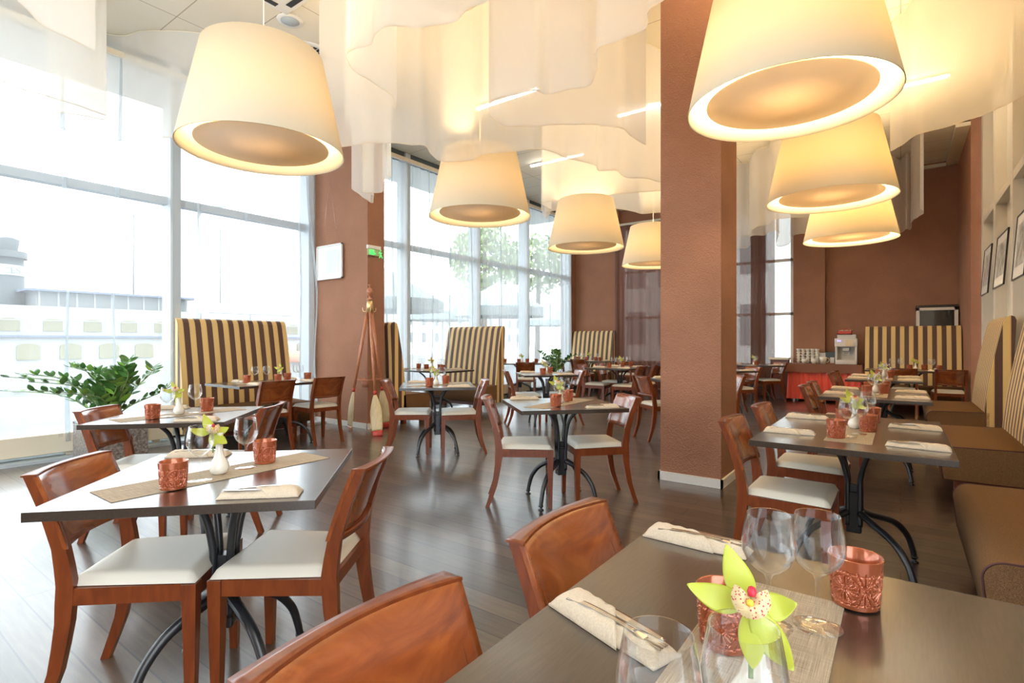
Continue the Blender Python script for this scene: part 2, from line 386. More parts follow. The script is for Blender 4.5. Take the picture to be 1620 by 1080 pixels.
# ------------------------------------------------------------------ chairs
def post_line(z):
    P_ = [(0, -.285), (.15, -.232), (.30, -.205), (.44, -.198), (.55, -.212), (.68, -.255), (.80, -.305)]
    for (a, xa), (b, xb) in zip(P_[:-1], P_[1:]):
        if z <= b: t = (z - a) / (b - a); return xa + (xb - xa) * t
    return P_[-1][1]
def post_prof():
    zs = [0, .08, .16, .24, .32, .38, .44, .50, .56, .62, .68, .74, .795]
    wd = [.030, .034, .039, .043, .048, .052, .052, .048, .043, .039, .035, .032, .030]
    f = [(post_line(z) + w_ / 2, z) for z, w_ in zip(zs, wd)]; k = [(post_line(z) - w_ / 2, z) for z, w_ in zip(zs, wd)]
    return f + k[::-1]
def make_chair():
    r = empty('dining_chair'); PP = post_prof()
    for sgn in (-1, 1):
        y = sgn * .180
        MB().prism(PP, y - .0145, y + .0145).build('leg', 'cherry_post', r)
        yf = sgn * .190; L_ = MB()
        a, b = .023, .014
        for (z0, h0, z1, h1) in ((0, b, .43, a),):
            vs = [(.182 + sx * (h0 if z == z0 else h1), yf + sy * (h0 if z == z0 else h1), z) for z in (z0, z1) for sy in (-1, 1) for sx in (-1, 1)]
            L_.add(vs, [(0, 2, 3, 1), (4, 5, 7, 6), (0, 1, 5, 4), (2, 6, 7, 3), (0, 4, 6, 2), (1, 3, 7, 5)])
        L_.build('leg', 'cherry_post', r)
    fr = MB()
    for sgn in (-1, 1):
        fr.prism([(-.195, sgn * .170), (.182, sgn * .182), (.182, sgn * .204), (-.195, sgn * .192)], .375, .43, 'z')
    fr.box(.172, .198, -.19, .19, .375, .43).box(-.21, -.19, -.17, .17, .385, .43)
    fr.build('seat_frame', 'cherry_post', r)
    def pad(u, v):
        x = -.195 + .395 * u; hw = .174 + .032 * u; y = (2 * v - 1) * hw
        e = min(u, 1 - u, v * .95, (1 - v) * .95) * .38
        h = .432 + .034 * min(1, (e / .022)) ** .5 + .008 * math.sin(PI * u) * math.sin(PI * v)
        return (x, y, h)
    MB().grid(pad, 26, 26).box(-.193, .198, -.172, .172, .428, .436).build('seat', 'seat_vinyl', r)
    def bk(u, v, s):
        y = (2 * u - 1) * .196; z = .560 + .236 * v
        c = .040 * (1 - (y / .196) ** 2)
        x = post_line(z) + .028 - c - .013 * s
        return (x, y, z)
    MB().slab(bk, 24, 8, .013).build('backrest', 'cherry', r)
    def cap(u, v, s):
        y = (2 * u - 1) * .198; c = .040 * (1 - (y / .198) ** 2); x0 = post_line(.8) + .029 - c; x1 = post_line(.8) - .018 - c * .55
        return (x0 + (x1 - x0) * v, y, .796 + .006 * s)
    MB().slab(cap, 24, 3, .014).build('top_rail', 'cherry_post', r)
    def lr(u, v, s):
        y = (2 * u - 1) * .178; c = .036 * (1 - (y / .196) ** 2); x = post_line(.58) + .013 - c - .016 * s
        return (x, y, .553 + .022 * v)
    MB().slab(lr, 16, 2, .016).build('back_rail', 'cherry_post', r)
    return r
def chair(bx, by, face, label, group=None):            # bx,by: middle of the top of the back; face: where it looks, degrees
    a = R(face); x = bx + .305 * math.cos(a); y = by + .305 * math.sin(a)
    return place('chair', make_chair, (x, y, 0), a, label, 'chair', group)

# ------------------------------------------------------------------ tables
def make_base(sx, sy, r):
    col = MB()
    col.box(-.036, .036, -.036, .036, .20, .42, bev=.008).box(-.024, .024, -.024, .024, .42, .46)
    col.build('pedestal', 'iron', r)
    for a in (-1, 1):
        for b in (-1, 1):
            up = catmull([(a * .028, b * .028, .24), (a * .029, b * .029, .40), (a * .031, b * .031, .50), (a * .055 * sx, b * .055 * sx, .63), (a * .115 * sx, b * .115 * sx, .718)], 6)
            MB().tube(up, .0135, 10).build('support_arm', 'iron', r)
            dn = catmull([(a * .03, b * .03, .31), (a * .075, b * .075, .285), (a * .14 * sx, b * .14 * sy, .235), (a * .185 * sx, b * .185 * sy, .16), (a * .205 * sx, b * .205 * sy, .08), (a * .213 * sx, b * .213 * sy, .022)], 6)
            n = len(dn); rs = [.020 - .006 * i / (n - 1) for i in range(n)]
            lg = MB().tube(dn, rs, 10).build('leg', 'iron', r)
            MB().lathe([(0, 0), (.021, 0), (.021, .007), (.009, .012), (.009, .026), (.019, .028), (.019, .034), (0, .036)], 14, a * .213 * sx, b * .213 * sy, 0).build('foot', 'iron', lg)
    MB().box(-.16 * sx, .16 * sx, -.16 * sx, .16 * sx, .712, .721).build('mounting_plate', 'iron', r)
def make_square():
    r = empty('square_table'); make_base(1, 1, r)
    MB().box(-.395, .395, -.395, .395, .722, .75, bev=.0015).build('tabletop', 'wenge', r); return r
def make_long():
    r = empty('long_table'); make_base(1.25, 1.35, r)
    MB().box(-.395, .395, -.65, .65, .722, .75, bev=.0015).build('tabletop', 'wenge', r); return r
def runner_s(): return MB().box(-.095, .095, -.375, .375, 0, .0016).build('table_runner', 'runner')
def runner_l(): return MB().box(-.098, .098, -.46, .46, 0, .0016).build('table_runner', 'runner')

def make_tumbler():
    n, mrow = 168, 60; Hh = .088
    def cut(a, z):                              # grooves of the cut pattern: medallions, crossing arcs, fans
        if z < .008 or z > .070: return 0
        w0 = .2575 / 4; X = ((a / (2 * PI) * 4) % 1 - .5) * w0; Y = z - .038
        rr = math.hypot(X, Y); d = 0
        def groove(q, wd, dp): return max(0, 1 - abs(q) / wd) * dp
        if rr < .021:
            for k in range(8): d = max(d, groove(rr * math.sin(math.atan2(Y, X) - k * PI / 8), .0016, .0024) if rr > .002 else 0)
        d = max(d, groove(rr - .0228, .0018, .0030))
        X2 = w0 / 2 - abs(X)                    # distance to the seam between medallions
        if rr > .0235:
            d = max(d, groove(X2 - abs(Y) * .42, .0022, .0034)); d = max(d, groove(X2 - abs(Y) * .95, .0016, .0026)); d = max(d, groove(X2, .0013, .0022))
            d = max(d, groove(abs(Y) - .029 + abs(X) * .12, .0016, .0022))
        return d
    vs = []; fs = []
    def rad(z): return .0375 + .0065 * (z / Hh) ** .8
    for j in range(mrow + 1):
        z = Hh * j / mrow
        for k in range(n):
            a = 2 * PI * k / n; r_ = rad(z) - cut(a, z)
            if j == 0: r_ -= .002
            vs.append((r_ * math.cos(a), r_ * math.sin(a), z))
    for j in range(mrow):
        for k in range(n): fs.append((j * n + k, j * n + (k + 1) % n, (j + 1) * n + (k + 1) % n, (j + 1) * n + k))
    mb = MB(); mb.add(vs, fs, False)
    for i in range(len(fs)):
        if i // n > mrow * .81: mb.sm[i] = True
    mb.lathe([(rad(Hh), Hh), (rad(Hh) - .0012, Hh + .0012), (rad(Hh) - .0028, Hh), (rad(.05) - .004, .05), (rad(0) - .006, .008), (0, .007)], n)
    mb.add([(r_ * math.cos(2 * PI * k / n), r_ * math.sin(2 * PI * k / n), 0) for r_ in (.0355,) for k in range(n)], [tuple(range(n))])
    return mb.build('tumbler', 'copper')
def make_glass():
    prof = [(.001, .004), (.004, .0035), (.02, .0022), (.037, .0012), (.0378, .0005), (.037, 0), (.001, 0)]
    mb = MB().lathe(prof, 36)
    bowl = [(.0036, .004), (.0034, .02), (.0033, .05), (.0036, .076), (.008, .086), (.021, .094), (.034, .107), (.0415, .124), (.0425, .140), (.0395, .160), (.0345, .186), (.0342, .1872), (.0334, .1868), (.0384, .160), (.0412, .140), (.0402, .125), (.033, .109), (.020, .0965), (.006, .090), (.0005, .0885)]
    mb.lathe(bowl, 40)
    return mb.build('wine_glass', 'wine_glass')
def make_vase():
    prof = [(.0, 0), (.020, 0), (.028, .006), (.034, .022), (.030, .040), (.018, .060), (.0125, .082), (.0115, .120), (.0135, .146), (.0155, .150), (.0125, .149), (.009, .12), (.009, .08), (0, .05)]
    return MB().lathe(prof, 28).build('bud_vase', 'porcelain')
def petal_mb(ang, ln, wd, droop, cup=.1):
    def g(u, v):
        t = v; wv = wd * math.sin(PI * min(1, t * .93 + .06)) ** .75 * (1 - .35 * t)
        x = (2 * u - 1) * wv; y = .006 + ln * t; z = .012 * math.sin(PI * t) - droop * t * t + cup * abs(2 * u - 1) ** 2 * wv
        c, s_ = math.cos(ang), math.sin(ang)
        return (x * c - y * s_, z, x * s_ + y * c)      # petals spread in the local XZ plane, the face looks to -Y
    def g2(u, v, s):
        p = g(u, v); return (p[0], p[1] + .0012 * s, p[2])
    return MB().slab(g2, 10, 14, .001)
def make_orchid():
    r = empty('orchid_flower')
    for i, (a, ln, wd, dr) in enumerate([(24, .066, .021, .010), (84, .068, .020, .012), (-76, .046, .020, -.006), (-146, .070, .021, .014), (-178, .064, .018, .012)]):
        petal_mb(R(a), ln, wd, dr).build('petal', 'petal', r)
    def lip(u, v):
        a = (u - .5) * R(250) - PI / 2; rr = .022 * v
        return (rr * math.cos(a) * 1.0, -.012 - .010 * math.sin(v * PI * .9) + .008 * v * abs(math.sin(6 * a)) * .4, rr * math.sin(a) * 1.05 + .004)
    MB().grid(lip, 28, 10).build('lip', 'lip', r)
    MB().lathe([(0, -.004), (.004, -.003), (.0055, .002), (.004, .007), (0, .009)], 14, .001, -.020, .008).build('pollen_tip', 'orchid_red', r)
    MB().lathe([(0, -.004), (.0040, -.002), (.004, .003), (0, .005)], 12, -.001, -.0225, -.004).build('throat', 'orchid_yellow', r)
    MB().tube([(0, .004, 0), (0, .016, -.012), (0, .022, -.035), (0, .022, -.075)], .0028, 8).build('stem', 'stem_green', r)
    return r
def make_napkin():
    r = empty('napkin')
    def body(u, v, s):
        x = (u - .5) * .235; w_ = .034 + .003 * math.sin(u * 5); y = (2 * v - 1) * w_
        e = (1 - abs(2 * v - 1) ** 3.0) * min(1, (1 - abs(2 * u - 1)) * 9) ** .5; zt = .004 + .017 * e + .0018 * math.sin(v * 19 + u * 3) * e + .0012 * math.sin(u * 31)
        return (x, y, (zt if s == 0 else .0006))
    MB().slab(body, 40, 22, .01).build('folded_cloth', 'linen', r)
    def band(u, v, s):                                   # the flap wrapped slantwise over one end
        x0 = -.121; x1 = -.030 + .080 * (1 - v); x = x0 + (x1 - x0) * u; y = (2 * v - 1) * .0385
        e = (1 - abs(2 * v - 1) ** 4) * min(1, u * 6) ** .5; zt = .004 + .0235 * e * (1 - .10 * u) + .0010 * math.sin(u * 22)
        return (x, y, zt if s == 0 else .0004)
    MB().slab(band, 26, 20, .01).build('wrapped_flap', 'linen', r)
    return r
def make_fork():
    mb = MB(); L0 = .10
    def hand(u, v, s):
        x = -.10 + .145 * u; wv = .0045 + .0035 * max(0, 1 - u * 1.6); return (x, (2 * v - 1) * wv, .0022 * (1 - s) + .004 * math.sin(u * PI))
    mb.slab(hand, 20, 4, .002)
    def head(u, v, s):
        x = .045 + .022 * u; wv = .0048 + .0065 * u; return (x, (2 * v - 1) * wv, .0020 * (1 - s) - .003 * u + .001)
    mb.slab(head, 6, 4, .002)
    for k in range(4):
        y = -.0095 + .0063 * k; mb.box(.066, .098, y - .0014, y + .0014, -.002, .0004)
    return mb.build('fork', 'steel')
def make_knife():
    mb = MB()
    def kn(u, v, s):
        x = -.105 + .20 * u; wv = .0065 if u < .45 else .0085 * (1 - ((u - .45) / .55) ** 3 * .7); return (x, (2 * v - 1) * wv, .0022 * (1 - s))
    mb.slab(kn, 30, 4, .002); return mb.build('knife', 'steel')

T = .7505; RZ = T + .0018
def pose_(cx, cy0, ang, u, v):
    a = R(ang); return (cx + u * math.cos(a) - v * math.sin(a), cy0 + u * math.sin(a) + v * math.cos(a))
def napkin(cx, cy0, rz, label, grp, cut=None):
    place('napkin', make_napkin, (cx, cy0, T), rz, label, 'napkin', grp)
    if cut:
        c, s_ = math.cos(rz), math.sin(rz)
        x, y = cx + .012 * c + .008 * s_, cy0 + .012 * s_ - .008 * c
        place('fork', make_fork, (x, y, T + .0215), rz + .10, f'steel fork on {cut}', 'fork', 'forks in the napkins')
        x, y = cx + .004 * c - .013 * s_, cy0 + .004 * s_ + .013 * c
        place('knife', make_knife, (x, y, T + .0215), rz + .02, f'steel knife on {cut}', 'knife', 'knives in the napkins')

def square_set(cx, cy0, ang, name, sides, ch=None, cutlery=False, flower=0):
    """diamond-set table for two; sides = words for the two places"""
    place('sq', make_square, (cx, cy0, 0), R(ang), name[1], 'table', 'square tables')
    N_ = name[0]
    place('run_s', runner_s, (cx, cy0, T), R(0), f'grey woven runner laid across {N_}', 'table runner', 'table runners')
    A, B = sides
    pts = [('tumbler', (.075, -.20), B), ('tumbler', (-.035, .17), A), ('glass', (.045, -.105), B), ('glass', (-.015, .085), A)]
    for k, (dx, dy), sd in pts:
        if k == 'tumbler': place('tumbler', make_tumbler, (cx + dx, cy0 + dy, RZ), random.uniform(0, 6), f'copper cut-glass tumbler on {N_}, {sd}', 'tumbler', 'copper tumblers')
        else: place('glass', make_glass, (cx + dx, cy0 + dy, RZ), random.uniform(0, 6), f'empty wine glass on {N_}, {sd}', 'wine glass', 'wine glasses')
    place('vase', make_vase, (cx + .0, cy0 - .02, RZ), 0, f'cream bud vase on {N_}', 'vase', 'bud vases')
    place('orchid', make_orchid, (cx + .0, cy0 - .042, RZ + .158), R(36 + flower), f'yellow-green orchid in the vase on {N_}', 'flower', 'orchids in the vases', tilt=(R(-38), 0))
    a = R(ang)
    for (u, v), sd, sw in (((.215, -.32), B, PI), ((-.215, .33), A, 0)):
        x, y = pose_(cx, cy0, ang, u, v)
        napkin(x, y, a + sw + random.uniform(-.06, .06), f'folded cream napkin on {N_}, {sd}', 'folded napkins', f'the napkin, {N_}, {sd}' if cutlery else None)
def long_set(cx, cy0, ang, name, ends, custom=None, cutlery=False, flower=0, naps=True, run=True):
    """table for four, long side along local Y; ends=(near,far) words, side words a / b"""
    place('lg', make_long, (cx, cy0, 0), R(ang), name[1], 'table', 'long tables'); N_ = name[0]
    nr, fa, a_, b_ = ends
    def W(x, y):
        q = R(ang); return (cx + x * math.cos(q) - y * math.sin(q), cy0 + x * math.sin(q) + y * math.cos(q))
    if run: place('run_l', runner_l, (*W(0 if not custom else -.055, 0 if not custom else .0), T), R(ang), f'grey woven runner along {N_}', 'table runner', 'table runners')
    lay = custom or dict(t=[(-.055, -.34), (.065, -.03), (-.06, .17), (.07, .36)], g=[(-.01, -.27), (.03, -.15), (-.01, .26), (.05, .27)], v=(0, .05), n=[(-.265, -.32), (.265, -.42), (-.265, .34), (.265, .24)])
    wd = [f'{nr}, {a_}', f'{nr}, {b_}', f'{fa}, {a_}', f'{fa}, {b_}']
    for (x, y), s_ in zip(lay['t'], wd): place('tumbler', make_tumbler, (*W(x, y), RZ), random.uniform(0, 6), f'copper cut-glass tumbler on {N_}, {s_}', 'tumbler', 'copper tumblers')
    for (x, y), s_ in zip(lay['g'], wd): place('glass', make_glass, (*W(x, y), RZ), random.uniform(0, 6), f'empty wine glass on {N_}, {s_}', 'wine glass', 'wine glasses')
    x, y = W(*lay['v']); place('vase', make_vase, (x, y, RZ), 0, f'cream bud vase on {N_}', 'vase', 'bud vases')
    place('orchid', make_orchid, (x + .0, y - .022, RZ + .158), R(20 + flower), f'yellow-green orchid in the vase on {N_}', 'flower', 'orchids in the vases', tilt=(R(-38), 0))
    for i, ((x, y), s_) in enumerate(zip(lay['n'], wd)):
        if not naps: continue
        px, py = W(x, y); rz = R(ang) + (0 if x < 0 else PI) + random.uniform(-.05, .05)
        if custom: rz = R(ang) + lay['nr'][i]
        napkin(px, py, rz, f'folded cream napkin on {N_}, {s_}', 'folded napkins', f'the napkin, {N_}, {s_}' if cutlery else None)

# the long table close to the viewer
F = dict(t=[(.045, -.05), (-.10, .20), (-.085, -.24), (.058, .475)], g=[(-.07, -.165), (-.005, -.10), (-.055, .30), (.012, .345)], v=(-.022, .035),
         n=[(-.265, .135), (.25, -.34), (-.265, .60), (.27, .0)], nr=[R(-20), PI, R(-3), PI])
long_set(-.125, .68, 0, ('the big close-up table', 'long dark wood table seen close-up with tumblers, glasses and orchid'), ('near end', 'far end', 'chair side', 'bench side'), custom=F, cutlery=True, flower=-8)
long_set(-.205, 3.43, 0, ('the table beside the brown column', 'long dark table beside the free brown column, two chairs tucked under'), ('near end', 'far end', 'chair side', 'bench side'), cutlery=True)
long_set(-.19, 6.0, 0, ('the second bench-row table', 'second long table of the bench row, behind the one beside the column'), ('near end', 'far end', 'chair side', 'bench side'))
long_set(-.18, 8.60, 0, ('the third bench-row table', 'third long table of the bench row, before the chairs facing the striped bench'), ('near end', 'far end', 'chair side', 'bench side'))
long_set(.15, 11.2, -90, ('the table under the wine cooler', 'long table set against the striped bench under the wine cooler'), ('buffet end', 'wall end', 'bench side', 'chair side'))
long_set(-6.05, 3.50, 0, ('the window bench table', 'long table between the big striped window bench and two chairs'), ('near end', 'pier end', 'bench side', 'chair side'))
long_set(-6.52, 6.55, -90, ('the booth table', 'long table in the booth between two striped high-backed benches'), ('window end', 'room end', 'far bench side', 'near bench side'))
long_set(-6.92, 9.78, -50, ('the table by the leafy floor plant', 'long table by the far window in front of the leafy floor plant'), ('room end', 'window end', 'near side', 'far side'))
long_set(-6.35, 11.95, -90, ('the table before the back bench', 'long table in front of the striped bench on the back brown wall'), ('window end', 'curtain end', 'bench side', 'chair side'))
long_set(-4.25, 9.25, 0, ('the table before the brown curtain', 'long table for four in front of the brown curtain'), ('near end', 'far end', 'window side', 'column side'))
long_set(-3.9, 11.9, 0, ('the rearmost curtain table', 'rearmost long table right under the brown curtain, mostly behind the column'), ('near end', 'far end', 'window side', 'column side'))
square_set(-1.99, .95, 45, ('the front diamond table', 'square dark table set diagonally, closest of its kind, with two tucked chairs'), ('planter side', 'aisle side'), cutlery=True, flower=30)
square_set(-3.82, 1.55, 45, ('the planter diamond table', 'square dark table set diagonally in front of the granite planter'), ('planter side', 'aisle side'), cutlery=True, flower=20)
square_set(-2.13, 3.56, 47, ('the middle diamond table', 'square dark table set diagonally in mid floor, chairs at both sides'), ('window side', 'column side'), cutlery=True, flower=0)
square_set(-4.15, 4.28, 45, ('the diamond table by the oar stand', 'square dark table set diagonally beside the oar coat stand'), ('stand side', 'aisle side'), flower=10)
square_set(-4.28, 6.72, 45, ('the third-row diamond table', 'square dark table set diagonally behind the middle one'), ('window side', 'column side'), flower=20)
square_set(-2.15, 6.75, 45, ('the diamond table hidden by the column', 'square dark table set diagonally, half hidden behind the brown column'), ('window side', 'bench side'))
square_set(-2.42, 9.35, 45, ('the diamond table right behind the column', 'square dark table set diagonally behind the column, before the red buffet'), ('curtain side', 'buffet side'))
square_set(-2.42, 11.75, 45, ('the diamond table by the back window', 'square dark table set diagonally by the back window curtain and buffet'), ('curtain side', 'buffet side'))

for args in [
    (-.672, 1.12, 0, 'cherry wood chair at the big close-up table, its far one'),
    (-.672, .53, 0, 'cherry wood chair at the big close-up table, its near one'),
    (-.775, 3.15, 0, 'cherry wood chair beside the brown column, nearer of the two'),
    (-.775, 3.93, 0, 'cherry wood chair beside the brown column, further of the two'),
    (-.77, 5.90, 0, 'cherry wood chair at the second bench-row table, near one'),
    (-.77, 6.48, 0, 'cherry wood chair at the second bench-row table, far one'),
    (-.77, 8.35, 0, 'cherry wood chair at the third bench-row table, near one'),
    (-.77, 8.98, 0, 'cherry wood chair at the third bench-row table, far one'),
    (.02, 10.55, 88, 'cherry wood chair facing the striped bench, closer to the buffet'),
    (.62, 10.45, 92, 'cherry wood chair facing the striped bench under the wine cooler'),
    (-2.39, .600, 44, 'cherry wood chair at the front diamond table, window side'),
    (-1.575, 1.300, 215, 'cherry wood chair at the front diamond table, aisle side'),
    (-4.19, 1.19, 44, 'cherry wood chair with its back to the granite planter'),
    (-3.435, 1.965, 222, 'cherry wood chair across from the granite planter'),
    (-2.60, 3.22, 35, 'cherry wood chair at the middle diamond table, window side'),
    (-1.75, 3.98, 226, 'cherry wood chair at the middle diamond table, column side'),
    (-4.67, 3.98, 40, 'cherry wood chair beside the oar coat stand'),
    (-3.80, 4.70, 226, 'cherry wood chair facing the oar coat stand'),
    (-4.73, 6.30, 44, 'cherry wood chair at the third-row diamond table, window side'),
    (-3.90, 7.10, 226, 'cherry wood chair at the third-row diamond table, column side'),
    (-2.65, 6.35, 52, 'orange-lit cherry chair just left of the brown column, turned away'),
    (-1.70, 7.20, 226, 'cherry wood chair hidden behind the brown column'),
    (-5.50, 3.20, 178, 'cherry wood chair at the window bench table, near one'),
    (-5.54, 3.88, 176, 'cherry wood chair at the window bench table, closest to the pier'),
    (-6.25, 9.02, 122, 'cherry wood chair before the leafy floor plant, back turned'),
    (-6.72, 8.62, 205, 'cherry wood chair peeping out behind the booth bench'),
    (-6.95, 11.35, 90, 'cherry wood chair facing the back bench, window end'),
    (-6.33, 11.35, 90, 'cherry wood chair facing the back bench, middle'),
    (-5.35, 11.75, 90, 'cherry wood chair in front of the brown curtain edge'),
    (-4.86, 8.88, 8, 'cherry wood chair at the brown-curtain table, window side, near'),
    (-4.86, 9.60, 4, 'cherry wood chair at the brown-curtain table, window side, far'),
    (-3.66, 8.92, 180, 'cherry wood chair at the brown-curtain table, column side, near'),
    (-3.64, 9.58, 180, 'cherry wood chair at the brown-curtain table, column side, far'),
    (-2.01, 9.75, 226, 'cherry wood chair at the table right behind the column'),
    (-2.83, 8.94, 44, 'cherry wood chair hidden at the table behind the column'),
    (-1.98, 12.12, 222, 'cherry wood chair closest to the red buffet skirt'),
    (-2.84, 11.36, 44, 'cherry wood chair by the back window curtain'),
]:
    chair(*args, group='cherry wood dining chairs')

# ------------------------------------------------------------------ upholstered benches (local: seat looks to +Y, length along X)
def make_bench(Ln, flip=False):
    r = empty('banquette_bench')
    h = Ln / 2
    # seat cushion, rounded, 0.05..0.56 in front of the back
    def prof(y0, y1, z0, z1, rr):
        p = [(y0, z0), (y1 - .02, z0)]
        for k in range(9):
            a = -PI / 2 * 0 + (PI / 2) * k / 8; p.append((y1 - rr + rr * math.cos(a), z1 - rr + rr * math.sin(a)))
        p += [(y0, z1 + .012)]; return p
    pf = prof(.0, .56, .17, .43, .07)
    mb = MB(); n = len(pf); xs = [-h, -h + .012, -h + .03, 0, h - .03, h - .012, h]; sc = [.93, .98, 1, 1.012, 1, .98, .93]
    vs = []
    for x, s_ in zip(xs, sc):
        for (y, z) in pf: vs.append((x, .28 + (y - .28) * (1 if s_ >= 1 else .97 + .03 * (s_ - .93) / .07), .30 + (z - .30) * s_))
    fs = [tuple(range(n))[::-1], tuple(range(len(vs) - n, len(vs)))]
    for i in range(len(xs) - 1):
        for k in range(n): fs.append((i * n + k, i * n + (k + 1) % n, (i + 1) * n + (k + 1) % n, (i + 1) * n + k))
    mb.add(vs, fs, True); mb.sm[0] = mb.sm[1] = False
    st = mb.build('seat', 'seat_brown', r)
    for sx in (-1, 1):
        MB().tube([(sx * (h - .004), .28 + (y - .28) * .99, .30 + (z - .30) * .965) for y, z in pf[1:]], .0045, 8).build('piping', 'piping', st)
    # plinth and block legs
    MB().box(-h + .05, h - .05, .03, .42, .10, .17).build('plinth', 'dark_wood', r)
    for sx in (-1, 1):
        for y in (.06, .44): MB().box(sx * (h - .07) - .035, sx * (h - .07) + .035, y - .03, y + .03, 0, .17).build('leg', 'dark_wood', r)
    # tall curved back
    fp = [(.06, .12), (.055, .30), (.045, .50), (.018, .75), (-.02, 1.0), (-.06, 1.22), (-.095, 1.40), (-.112, 1.46), (-.138, 1.50), (-.168, 1.515), (-.198, 1.50), (-.212, 1.46)]
    bp = [(-.205, 1.30), (-.19, 1.0), (-.18, .6), (-.175, .12)]
    bk_ = MB().prism(fp + bp, -h, h, 'x', False).build('backrest', 'stripe', r)
    bk_.data.materials.append(M['stripe_end'])
    for pf_ in bk_.data.polygons:
        if abs(pf_.normal.x) > .9: pf_.material_index = 1
    return r
for (x, y, rz, Ln, lab) in [
    (.80, 3.28, 90, 1.34, 'low brown bench seat beside the table by the column, its back mostly out of view'),
    (.80, 5.92, 90, 1.34, 'brown seated striped bench along the glazed partition, second one'),
    (.80, 8.53, 90, 1.34, 'brown seated striped bench along the glazed partition, furthest one'),
    (.155, 12.12, 180, 1.42, 'striped high bench under the wine cooler, beside the buffet'),
    (-6.93, 3.50, -90, 1.40, 'large striped high-backed bench standing against the front window'),
    (-6.56, 5.42, 0, 1.22, 'striped booth bench seen end-on behind the brown pier'),
    (-6.58, 7.66, 180, 1.34, 'striped booth bench seen from the front, before the second window'),
    (-6.68, 12.70, 180, 1.24, 'striped high-backed bench against the back wall by the curtain')]:
    k = f'bench{Ln}'
    place(k, lambda: make_bench(Ln), (x, y, 0), R(rz), lab, 'bench', 'striped high-backed benches')

# ------------------------------------------------------------------ pendant lamps
LR = .575; LZ = 2.645; LH = .725
def make_pendant():
    r = empty('pendant_lamp')
    o = MB(); n = 72
    o.lathe([(LR, 0), (LR * .73, LH), (LR * .73 - .004, LH), (LR - .005, .0), (LR, 0)], n)
    sh = o.build('lamp_shade', 'shade', r)
    MB().box(-.001, .001, LR * .73 + .02, LR * .74 + .02, 0, .01).v
    MB().lathe([(0, .045), (LR * .80, .045), (LR * .80, .052), (0, .052)], n).build('diffuser_disc', 'diffuser', r)
    for k in range(3):
        a = k * 2 * PI / 3 + .4
        MB().tube([(LR * .78 * math.cos(a), LR * .78 * math.sin(a), .05), (LR * .70 * math.cos(a), LR * .70 * math.sin(a), LH)], .0012, 5).build('diffuser_wire', 'steel', r)
    sp = MB()
    for k in range(3):
        a = k * 2 * PI / 3 + .4; sp.tube([(0, 0, LH - .02), (LR * .73 * math.cos(a), LR * .73 * math.sin(a), LH - .005)], .003, 6)
    sp.lathe([(0, LH - .16), (.03, LH - .16), (.03, LH - .02), (0, LH - .02)], 14).build('lamp_holder', 'white', r)
    MB().lathe([(0, LH - .28), (.03, LH - .26), (.045, LH - .22), (.02, LH - .16), (0, LH - .16)], 14).build('bulb', 'lit_bulb', r)
    MB().tube([(0, 0, LH - .02), (0, 0, CEIL - LZ - .02)], .0035, 8).build('cord', 'cream_metal', r)
    MB().lathe([(0, CEIL - LZ - .03), (.05, CEIL - LZ - .03), (.055, CEIL - LZ), (0, CEIL - LZ)], 18).build('ceiling_rose', 'white', r)
    return r
lamps = [(-3.85, 2.12, 'cream drum pendant over the planter diamond table, largest on the window row'),
         (-3.87, 4.68, 'cream drum pendant second along the window row, over the oar stand table'),
         (-3.87, 7.20, 'cream drum pendant third along the window row'),
         (-3.72, 9.55, 'cream drum pendant furthest of the window row, cut by the column'),
         (-.55, 3.57, 'huge cream drum pendant overlapping the top of the brown column'),
         (-.575, 6.20, 'cream drum pendant second along the bench row'),
         (-.575, 8.78, 'cream drum pendant furthest of the bench row')]
for i, (x, y, lab) in enumerate(lamps):
    place('pend', make_pendant, (x, y, LZ), i * .7, lab, 'pendant lamp', 'cream drum pendants')
    ld = bpy.data.lights.new('lamp_glow', 'POINT'); ld.energy = LAMP_W * (1.0 if x < -2 else 2.1) * (1.4 if y > 8 else 1); ld.color = (1, .76, .44) ; ld.shadow_soft_size = .20
    lo = bpy.data.objects.new('lamp_glow', ld); C.objects.link(lo); lo.location = (x, y, LZ + .36)

# ------------------------------------------------------------------ hanging organza ribbons
def ribbon(pts, zb, label, ztop=4.685, nn=9):
    P2 = catmull([(*at(px, py, zb), 0) for px, py in pts], nn)
    # even spacing
    d = [0]
    for a, b in zip(P2[:-1], P2[1:]): d.append(d[-1] + (b - a).length)
    n = max(24, int(d[-1] / .03)); Q = []
    j = 0
    for i in range(n + 1):
        t = d[-1] * i / n
        while j < len(d) - 2 and d[j + 1] < t: j += 1
        q = (t - d[j]) / max(1e-6, d[j + 1] - d[j]); Q.append(P2[j].lerp(P2[j + 1], min(1, q)))
    root = empty('organza_drape', (Q[0].x, Q[0].y, ztop)); o0 = Q[0]
    def g(u, v):
        i = int(round(u * n)); p = Q[i] - o0
        t = (Q[min(n, i + 1)] - Q[max(0, i - 1)]); t = t.normalized() if t.length > 0 else Vector((1, 0, 0)); nrm = Vector((-t.y, t.x, 0))
        k = .005 * math.sin(u * n * .03 / .30 * 2 * PI) * v
        return (p.x + nrm.x * k, p.y + nrm.y * k, -(ztop - zb) * v)
    MB().grid(g, n, 10).build('sheer_cloth', 'organza', root)
    def h(u, v, s):
        a = g(u, 1.0); return (a[0], a[1], a[2] + .010 * v)
    MB().grid(lambda u, v: (g(u, 1)[0], g(u, 1)[1], g(u, 1)[2] - .002 + .012 * v), n, 1).build('hem', 'organza_hem', root)
    MB().tube([(g(i / n, 0)[0], g(i / n, 0)[1], .004) for i in range(0, n + 1, 3)], .006, 6).build('ceiling_track', 'cream_metal', root)
    tag(root, label, 'drape', 'organza ribbons hung from the ceiling'); return root
